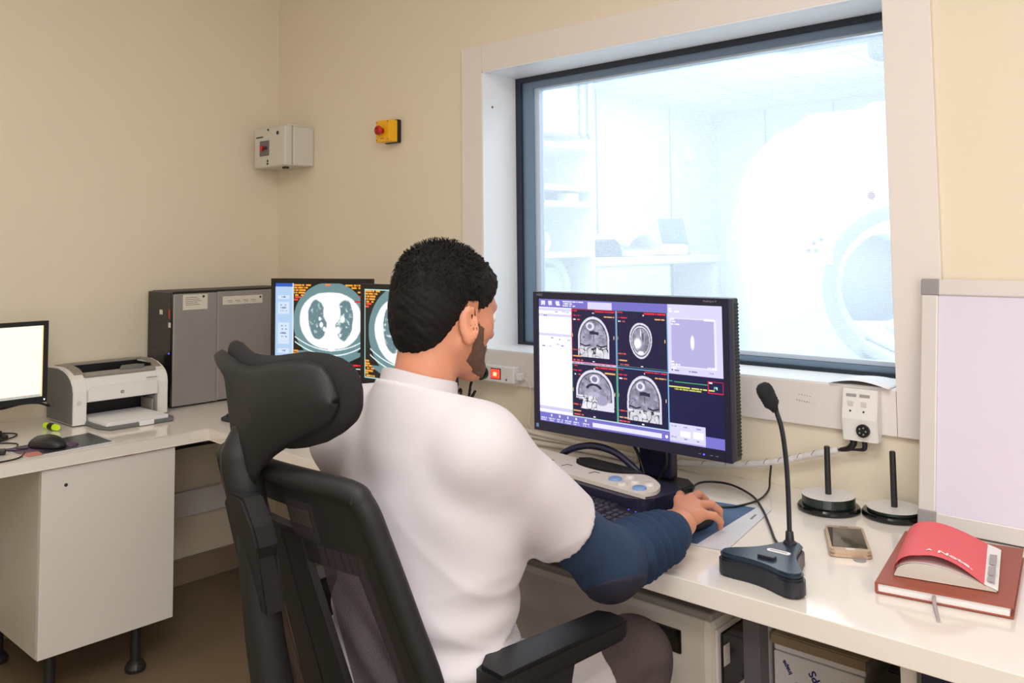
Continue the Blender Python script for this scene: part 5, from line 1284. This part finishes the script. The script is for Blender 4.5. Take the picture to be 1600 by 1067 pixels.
SH_R, EL_R, WR_R = (2.412, -1.155, 1.000), (2.466, -.898, .776), (2.425, -.590, .764)
SH_L, EL_L, WR_L = (2.072, -1.165, .985), (2.005, -1.02, .80), (1.985, -.76, .745)
s = SDF((1.84, -1.36, 0.0), (2.60, -.34, 1.38), .0037)
head(s)
s.cap((2.275, -1.180, 1.02), (2.278, -1.176, 1.06), .060, .054, k=.03)
s.cap((2.11, -1.165, .995), (2.42, -1.145, 1.005), .055, k=.05)
s.ell((2.275, -1.155, .87), (.165, .110, .19), k=.05); s.ell((2.275, -1.175, .66), (.150, .110, .20), k=.05)
for a, b, c in ((SH_R, EL_R, WR_R), (SH_L, EL_L, WR_L)):
    s.cap(a, b, .050, .040, k=.02); s.cap(b, c, .040, .027, k=.015)
for x, kx, kz in ((2.355, 2.405, .540), (2.185, 1.95, .535)):
    s.cap((x, -1.15, .565), (kx, -.735, kz), .078, .058, k=.03); s.cap((kx, -.735, kz), (kx-.01, -.80, .10), .052, .036, k=.02)
    s.cap((kx-.01, -.80, .06), (kx, -.66, .035), .034, .026, k=.02)
# right hand resting on the mouse
def hand(s, W, P):
    for n_, (mcp, pip, dip, tip, r_) in P.items():
        if n_ != 'thumb': s.cap(W, mcp, .0165, .0125, k=.012)
        s.cap(mcp, pip, r_*1.12, r_*1.02, k=.004); s.cap(pip, dip, r_, r_*.95, k=.002); s.cap(dip, tip, r_*.93, r_*.78, k=.002)
s.cap(WR_R, (2.415, -.572, .765), .027, .020, k=.02, flat=((0, 0, 1), .75))
hand(s, (2.414, -.565, .764), {
    'index': ((2.356, -.484, .776), (2.328, -.434, .771), (2.326, -.407, .752), (2.331, -.392, .735), .0098),
    'middle': ((2.379, -.472, .780), (2.362, -.412, .774), (2.364, -.386, .755), (2.367, -.378, .735), .0102),
    'ring': ((2.402, -.484, .774), (2.410, -.440, .767), (2.417, -.419, .750), (2.413, -.410, .730), .0097),
    'pinky': ((2.421, -.505, .764), (2.437, -.474, .755), (2.442, -.458, .740), (2.436, -.450, .725), .0088)})
s.cap((2.395, -.565, .755), (2.350, -.512, .748), .017, .0125, k=.015); s.cap((2.350, -.512, .748), (2.328, -.478, .737), .0105, .0098, k=.004); s.cap((2.328, -.478, .737), (2.324, -.452, .729), .0095, .008, k=.003)
s.ell((2.405, -.52, .758), (.028, .045, .014), rot=rot('Z', R(12)), k=.012)
# left hand resting flat on the desk edge
hand(s, (1.985, -.735, .742), {
    'index': ((2.000, -.665, .742), (2.004, -.625, .738), (2.005, -.602, .728), (2.005, -.588, .721), .0088),
    'middle': ((1.980, -.658, .743), (1.979, -.614, .739), (1.978, -.590, .729), (1.977, -.574, .721), .0092),
    'ring': ((1.960, -.664, .741), (1.954, -.624, .737), (1.951, -.602, .727), (1.950, -.588, .720), .0086),
    'pinky': ((1.942, -.677, .738), (1.932, -.646, .733), (1.929, -.630, .725), (1.928, -.618, .719), .0076),
    'thumb': ((2.018, -.70, .735), (2.038, -.675, .728), (2.045, -.655, .724), (2.048, -.642, .721), .0095)})
s.cap((1.995, -.735, .737), (2.018, -.70, .733), .014, .012, k=.012)
body = pm('body', s.mesh('body', 1), 'skin')
for x in (-1, 1):
    e_ = hw((x*.031, .083, .002)); o = pm('eye', sph(B(), tuple(e_), .0118, 20), 'paper'); 
    e2 = hw((x*.031, .0925, .001)); pm('pupil', sph(B(), tuple(e2), .0045, 12), 'ink', par=o).data.transform(Matrix.Identity(4))

def n3(X, Y, Z, f, seed=0):
    """cheap smooth pseudo-noise in -1..1"""
    r = random.Random(seed); o = 0
    for k in range(5):
        a, b, c = [r.uniform(-1, 1) for _ in range(3)]; l_ = math.sqrt(a*a+b*b+c*c); ff = f*(.7+.5*k)
        o = o+np.sin((X*a+Y*b+Z*c)*ff/l_+r.uniform(0, 6)+1.3*np.sin((X*b-Y*c+Z*a)*ff*.6/l_+k))/(1+.35*k)
    return o/2.6
def local(X, Y, Z):
    x, y, z = (X-HC[0])/HS, (Y-HC[1])/HS, (Z-HC[2])/HS
    return (RH[0, 0]*x+RH[1, 0]*y+RH[2, 0]*z, RH[0, 1]*x+RH[1, 1]*y+RH[2, 1]*z, RH[0, 2]*x+RH[1, 2]*y+RH[2, 2]*z)
# hair cap
s = SDF(HC-.15, HC+.15, .0026)
Hell(s, (0, -.018, .036), (.078, .100, .092), k=0); Hell(s, (0, -.058, -.020), (.066, .050, .080), k=.03); Hell(s, (0, .035, .050), (.070, .062, .060), k=.02)
def hairdisp(X, Y, Z):
    lx, ly, lz = local(X, Y, Z); top_ = np.clip((lz-.03)/.07, 0, 1)
    return -(.0012+.0036*top_)*n3(X, Y, Z, 300, 3)-.0012*n3(X, Y, Z, 700, 5)+.0035*np.clip((-.03-lz)/.06, 0, 1)
s.fn(hairdisp)
HLy = [-.16, -.09, -.055, -.036, -.020, -.010, .016, .024, .040, .048, .066, .085, .10]
HLz = [-.092, -.090, -.078, -.055, -.028, .022, .026, -.020, -.020, .020, .050, .066, .085]
s.cut(lambda X, Y, Z: (lambda l_: (np.interp(l_[1]+0*l_[0], HLy, HLz)-l_[2]+.003*n3(X, Y, Z, 400, 9)).astype(np.float32)*.8)(local(X, Y, Z)))
hair = pm('hair', s.mesh('hair', 1), 'hair')
bm = B(); rr_ = random.Random(5)
for i in range(5200):
    a = rr_.uniform(0, 2*PI); zz = rr_.uniform(-.75, 1); rad = math.sqrt(1-zz*zz)
    p = Vector((.077*rad*math.cos(a), -.018+.099*rad*math.sin(a), .036+.091*zz))
    if p.z < np.interp(p.y, HLy, HLz)+.004: continue
    if p.y > .06 and p.z < .07: continue
    nrm = Vector((p.x/.079**2, (p.y+.018)/.101**2, (p.z-.036)/.093**2)).normalized()
    top_ = max(0, min(1, (p.z-.02)/.08)); ln = .007+.013*top_*rr_.random()
    tg = nrm.cross(Vector((rr_.uniform(-1, 1), rr_.uniform(-1, 1), rr_.uniform(-1, 1)))).normalized()
    if top_ < .5: tg = (Vector((0, 0, -1))-nrm*(-nrm.z)).normalized()*.9+tg*.35
    sd = nrm.cross(tg).normalized()*.0009; q0 = p+nrm*.002; q1 = q0+(nrm*(.35+.45*top_)+tg*.8)*ln*.6; q2 = q1+(nrm*(-.1+.1*top_)+tg*.9)*ln*.5
    V_ = [bm.verts.new(tuple(hw(v))) for v in (q0-sd, q0+sd, q1+sd*.8, q1-sd*.8, q2)]
    bm.faces.new((V_[0], V_[1], V_[2], V_[3])); bm.faces.new((V_[3], V_[2], V_[4]))
pm('hair_strands', bm, 'hair', smooth=False, par=hair).data.transform(Matrix.Identity(4))
# short beard
s = SDF(HC+np.array([-.11, -.06, -.17]), HC+np.array([.11, .16, .05]), .0026)
head(s, .0022, full=False)
s.fn(lambda X, Y, Z: -.0010*n3(X, Y, Z, 900, 2))
def beardcut(X, Y, Z):
    lx, ly, lz = local(X, Y, Z); zt3 = np.interp(ly+0*lx, [.018, .024, .042, .052, .072, .085, .12], [-.05, -.012, -.018, -.045, -.055, -.044, -.044])
    zb3 = np.interp(ly+0*lx, [.0, .02, .05, .12], [-.072, -.085, -.104, -.125])
    return (np.maximum(np.maximum(lz-zt3, zb3-lz), .018-ly)+.004*n3(X, Y, Z, 500, 21)+.002).astype(np.float32)*.8
s.cut(beardcut)
pm('beard', s.mesh('beard', 1), 'beard')

# white coat
s = SDF((1.88, -1.40, .42), (2.62, -.82, 1.13), .0046)
s.ell((2.278, -1.150, .88), (.188, .128, .20), k=0); s.ell((2.280, -1.178, .67), (.180, .132, .22), k=.06); s.ell((2.275, -1.17, .54), (.195, .15, .10), k=.05)
s.cap((2.12, -1.170, 1.000), (2.39, -1.150, 1.004), .068, k=.05)
s.cap((2.278, -1.180, 1.072), (2.115, -1.172, 1.028), .048, .052, k=.05); s.cap((2.278, -1.180, 1.072), (2.400, -1.155, 1.022), .048, .050, k=.05)
s.cap((2.275, -1.185, 1.010), (2.279, -1.180, 1.10), .074, .066, k=.04)
e_ = np.array(EL_R); a_ = np.array(SH_R); hem = a_+(e_-a_)*.63
s.cap(a_, a_+(e_-a_)*.9, .067, .0655, k=.035)
el = np.array(EL_L); al = np.array(SH_L); heml = al+(el-al)*.75
s.cap(al, al+(el-al), .074, .062, k=.035)
for x, kx in ((2.350, 2.400), (2.19, 2.03)): s.cap((x, -1.15, .560), (kx, -.80, .545), .094, .080, k=.05)
def folds(X, Y, Z):
    low = np.clip((.98-Z)/.25, 0, 1); waist = np.exp(-((Z-.66)/.09)**2)
    w1 = (Z+.62*(X-2.27)+.05*np.sin(9*X+4*Z))*34; w2 = (Z-.45*(X-2.27)+.04*np.sin(11*X))*27+1
    d = .011*low*(np.abs(np.sin(w1))**.6-.75)*np.clip(n3(X, Y, Z, 8, 4)+.35, 0, 1)+.009*low*(np.abs(np.sin(w2))**.6-.75)*np.clip(n3(X, Y, Z, 7, 14)+.2, 0, 1)
    d = d+.0085*waist*np.sin((Z+.35*(X-2.3)*(1+.8*np.sin(14*X)))*95+2.2*np.sin(11*X))
    return (d+.0022*n3(X, Y, Z, 24, 8)).astype(np.float32)
s.fn(folds)
def planecut(c, n_, rad):
    n_ = np.array(n_, float); n_ /= np.linalg.norm(n_)
    lo, hi = np.array(c)-rad, np.array(c)+rad
    s.cut(lambda X, Y, Z: ((X-c[0])*n_[0]+(Y-c[1])*n_[1]+(Z-c[2])*n_[2]).astype(np.float32), lo, hi)
planecut(hem, e_-a_, .125)
planecut(heml, el-al, .10)
planecut((2.28, -1.175, 1.098), (0, .31, .95), .13)
s.cut(lambda X, Y, Z: (Y+.912+0*X+.03*np.sin(8*Z)+0*Z).astype(np.float32), (1.9, -1.1, .42), (2.6, -.78, .66))
coat = pm('coat', s.mesh('coat', 1), 'coat')
# stand collar
cc = Vector((2.279, -1.179, 1.092))
def collar(u, v):
    a = 2*PI*u; rx, ry = .068-.005*v, .070-.005*v
    if abs(((u-.25+.5) % 1)-.5) < .03: pass
    back = .5-.5*math.sin(a)          # 1 at the back (-y)
    return Vector((cc.x+rx*math.cos(a), cc.y+ry*math.sin(a)+.004*v, cc.z-.032+.038*v+.040*back+.0015*math.sin(3*a)))
pm('collar', surf(collar, 64, 6, .0035), 'coat', smooth='auto')

# jumper sleeves
s = SDF((2.34, -1.16, .66), (2.60, -.60, 1.02), .0032)
m0 = a_+(e_-a_)*.50; cf = np.array([2.448, -.668, .768])
s.cap(m0, e_, .052, .056, k=0); s.cap(e_, cf, .056, .043, k=.03)
ml = al+(el-al)*.4
fd = cf-e_; fl = np.linalg.norm(fd); fd = fd/fl
def wr(X, Y, Z):
    tt = (X-e_[0])*fd[0]+(Y-e_[1])*fd[1]+(Z-e_[2])*fd[2]
    side_ = (X-e_[0])*.3+(Z-e_[2])
    m_ = np.clip((tt-.02)/.05, 0, 1)*np.clip((fl-.004-tt)/.02, .0, 1)
    ph = tt*190+side_*14+1.5*np.sin(side_*40)+1.6*n3(X, Y, Z, 22, 6)
    return (-.0085*m_*(1-np.abs(np.sin(ph*.5)))*2+.0052*m_-.0012*n3(X, Y, Z, 60, 1)).astype(np.float32)
s.fn(wr)
s.cut(lambda X, Y, Z: ((X-cf[0])*fd[0]+(Y-cf[1])*fd[1]+(Z-cf[2])*fd[2]-.018+0*X).astype(np.float32), (2.36, -.75, .68), (2.56, -.60, .86))
s.cut(lambda X, Y, Z: (.7118-Z+0*X+0*Y).astype(np.float32), (1.9, -.735, .66), (2.6, -.6, .72))
sweater = pm('jumper_sleeve', s.mesh('jumper_sleeve', 1), 'sweater')
s = SDF((1.90, -1.16, .66), (2.12, -.70, 1.02), .005)
s.cap(ml, el, .054, .050, k=0); s.cap(el, (1.985, -.80, .752), .049, .038, k=.03)
pm('jumper_sleeve', s.mesh('jumper_sleeve', 1), 'sweater')
# elbow patch
s = SDF((2.38, -1.03, .66), (2.60, -.76, .86), .003)
s.cap(m0, e_, .054, .0595, k=0); s.cap(e_, cf, .0585, .046, k=.03)
pc_ = np.array([2.510, -.918, .728])
s.cut(lambda X, Y, Z: (np.sqrt(((X-pc_[0])*.9)**2+((Y-pc_[1])*.72)**2+((Z-pc_[2])*1.15)**2)-.055).astype(np.float32))
s.cut(lambda X, Y, Z: (.7118-Z+0*X+0*Y).astype(np.float32), (2.3, -.735, .66), (2.6, -.6, .72))
pm('elbow_patch', s.mesh('elbow_patch', 1), 'patch', par=sweater)
# trousers and shoes
s = SDF((1.80, -1.34, .05), (2.54, -.63, .70), .005)
s.ell((2.27, -1.17, .56), (.18, .13, .09), k=0)
for x, kx, kz in ((2.355, 2.405, .540), (2.185, 1.95, .535)):
    s.cap((x, -1.15, .560), (kx, -.742, kz), .088, .074, k=.03); s.cap((kx, -.742, kz), (kx-.01, -.80, .12), .070, .055, k=.025)
s.fn(lambda X, Y, Z: (.0028*n3(X, Y, Z, 40, 12)+.003*np.exp(-((Y+.78)/.06)**2)*np.sin(Z*110+30*X)).astype(np.float32))
s.cut(lambda X, Y, Z: (.07-Z+0*X+0*Y).astype(np.float32))
pm('trousers', s.mesh('trousers', 1), 'trouser')
for kx in (2.395, 1.94):
    s = SDF((kx-.08, -.92, -.01), (kx+.08, -.58, .14), .005)
    s.cap((kx, -.83, .045), (kx, -.67, .035), .042, .036, k=0); s.cap((kx, -.81, .05), (kx, -.80, .10), .040, k=.02)
    s.cut(lambda X, Y, Z: (.001-Z+0*X+0*Y).astype(np.float32))
    pm('shoe', s.mesh('shoe', 1), 'black')
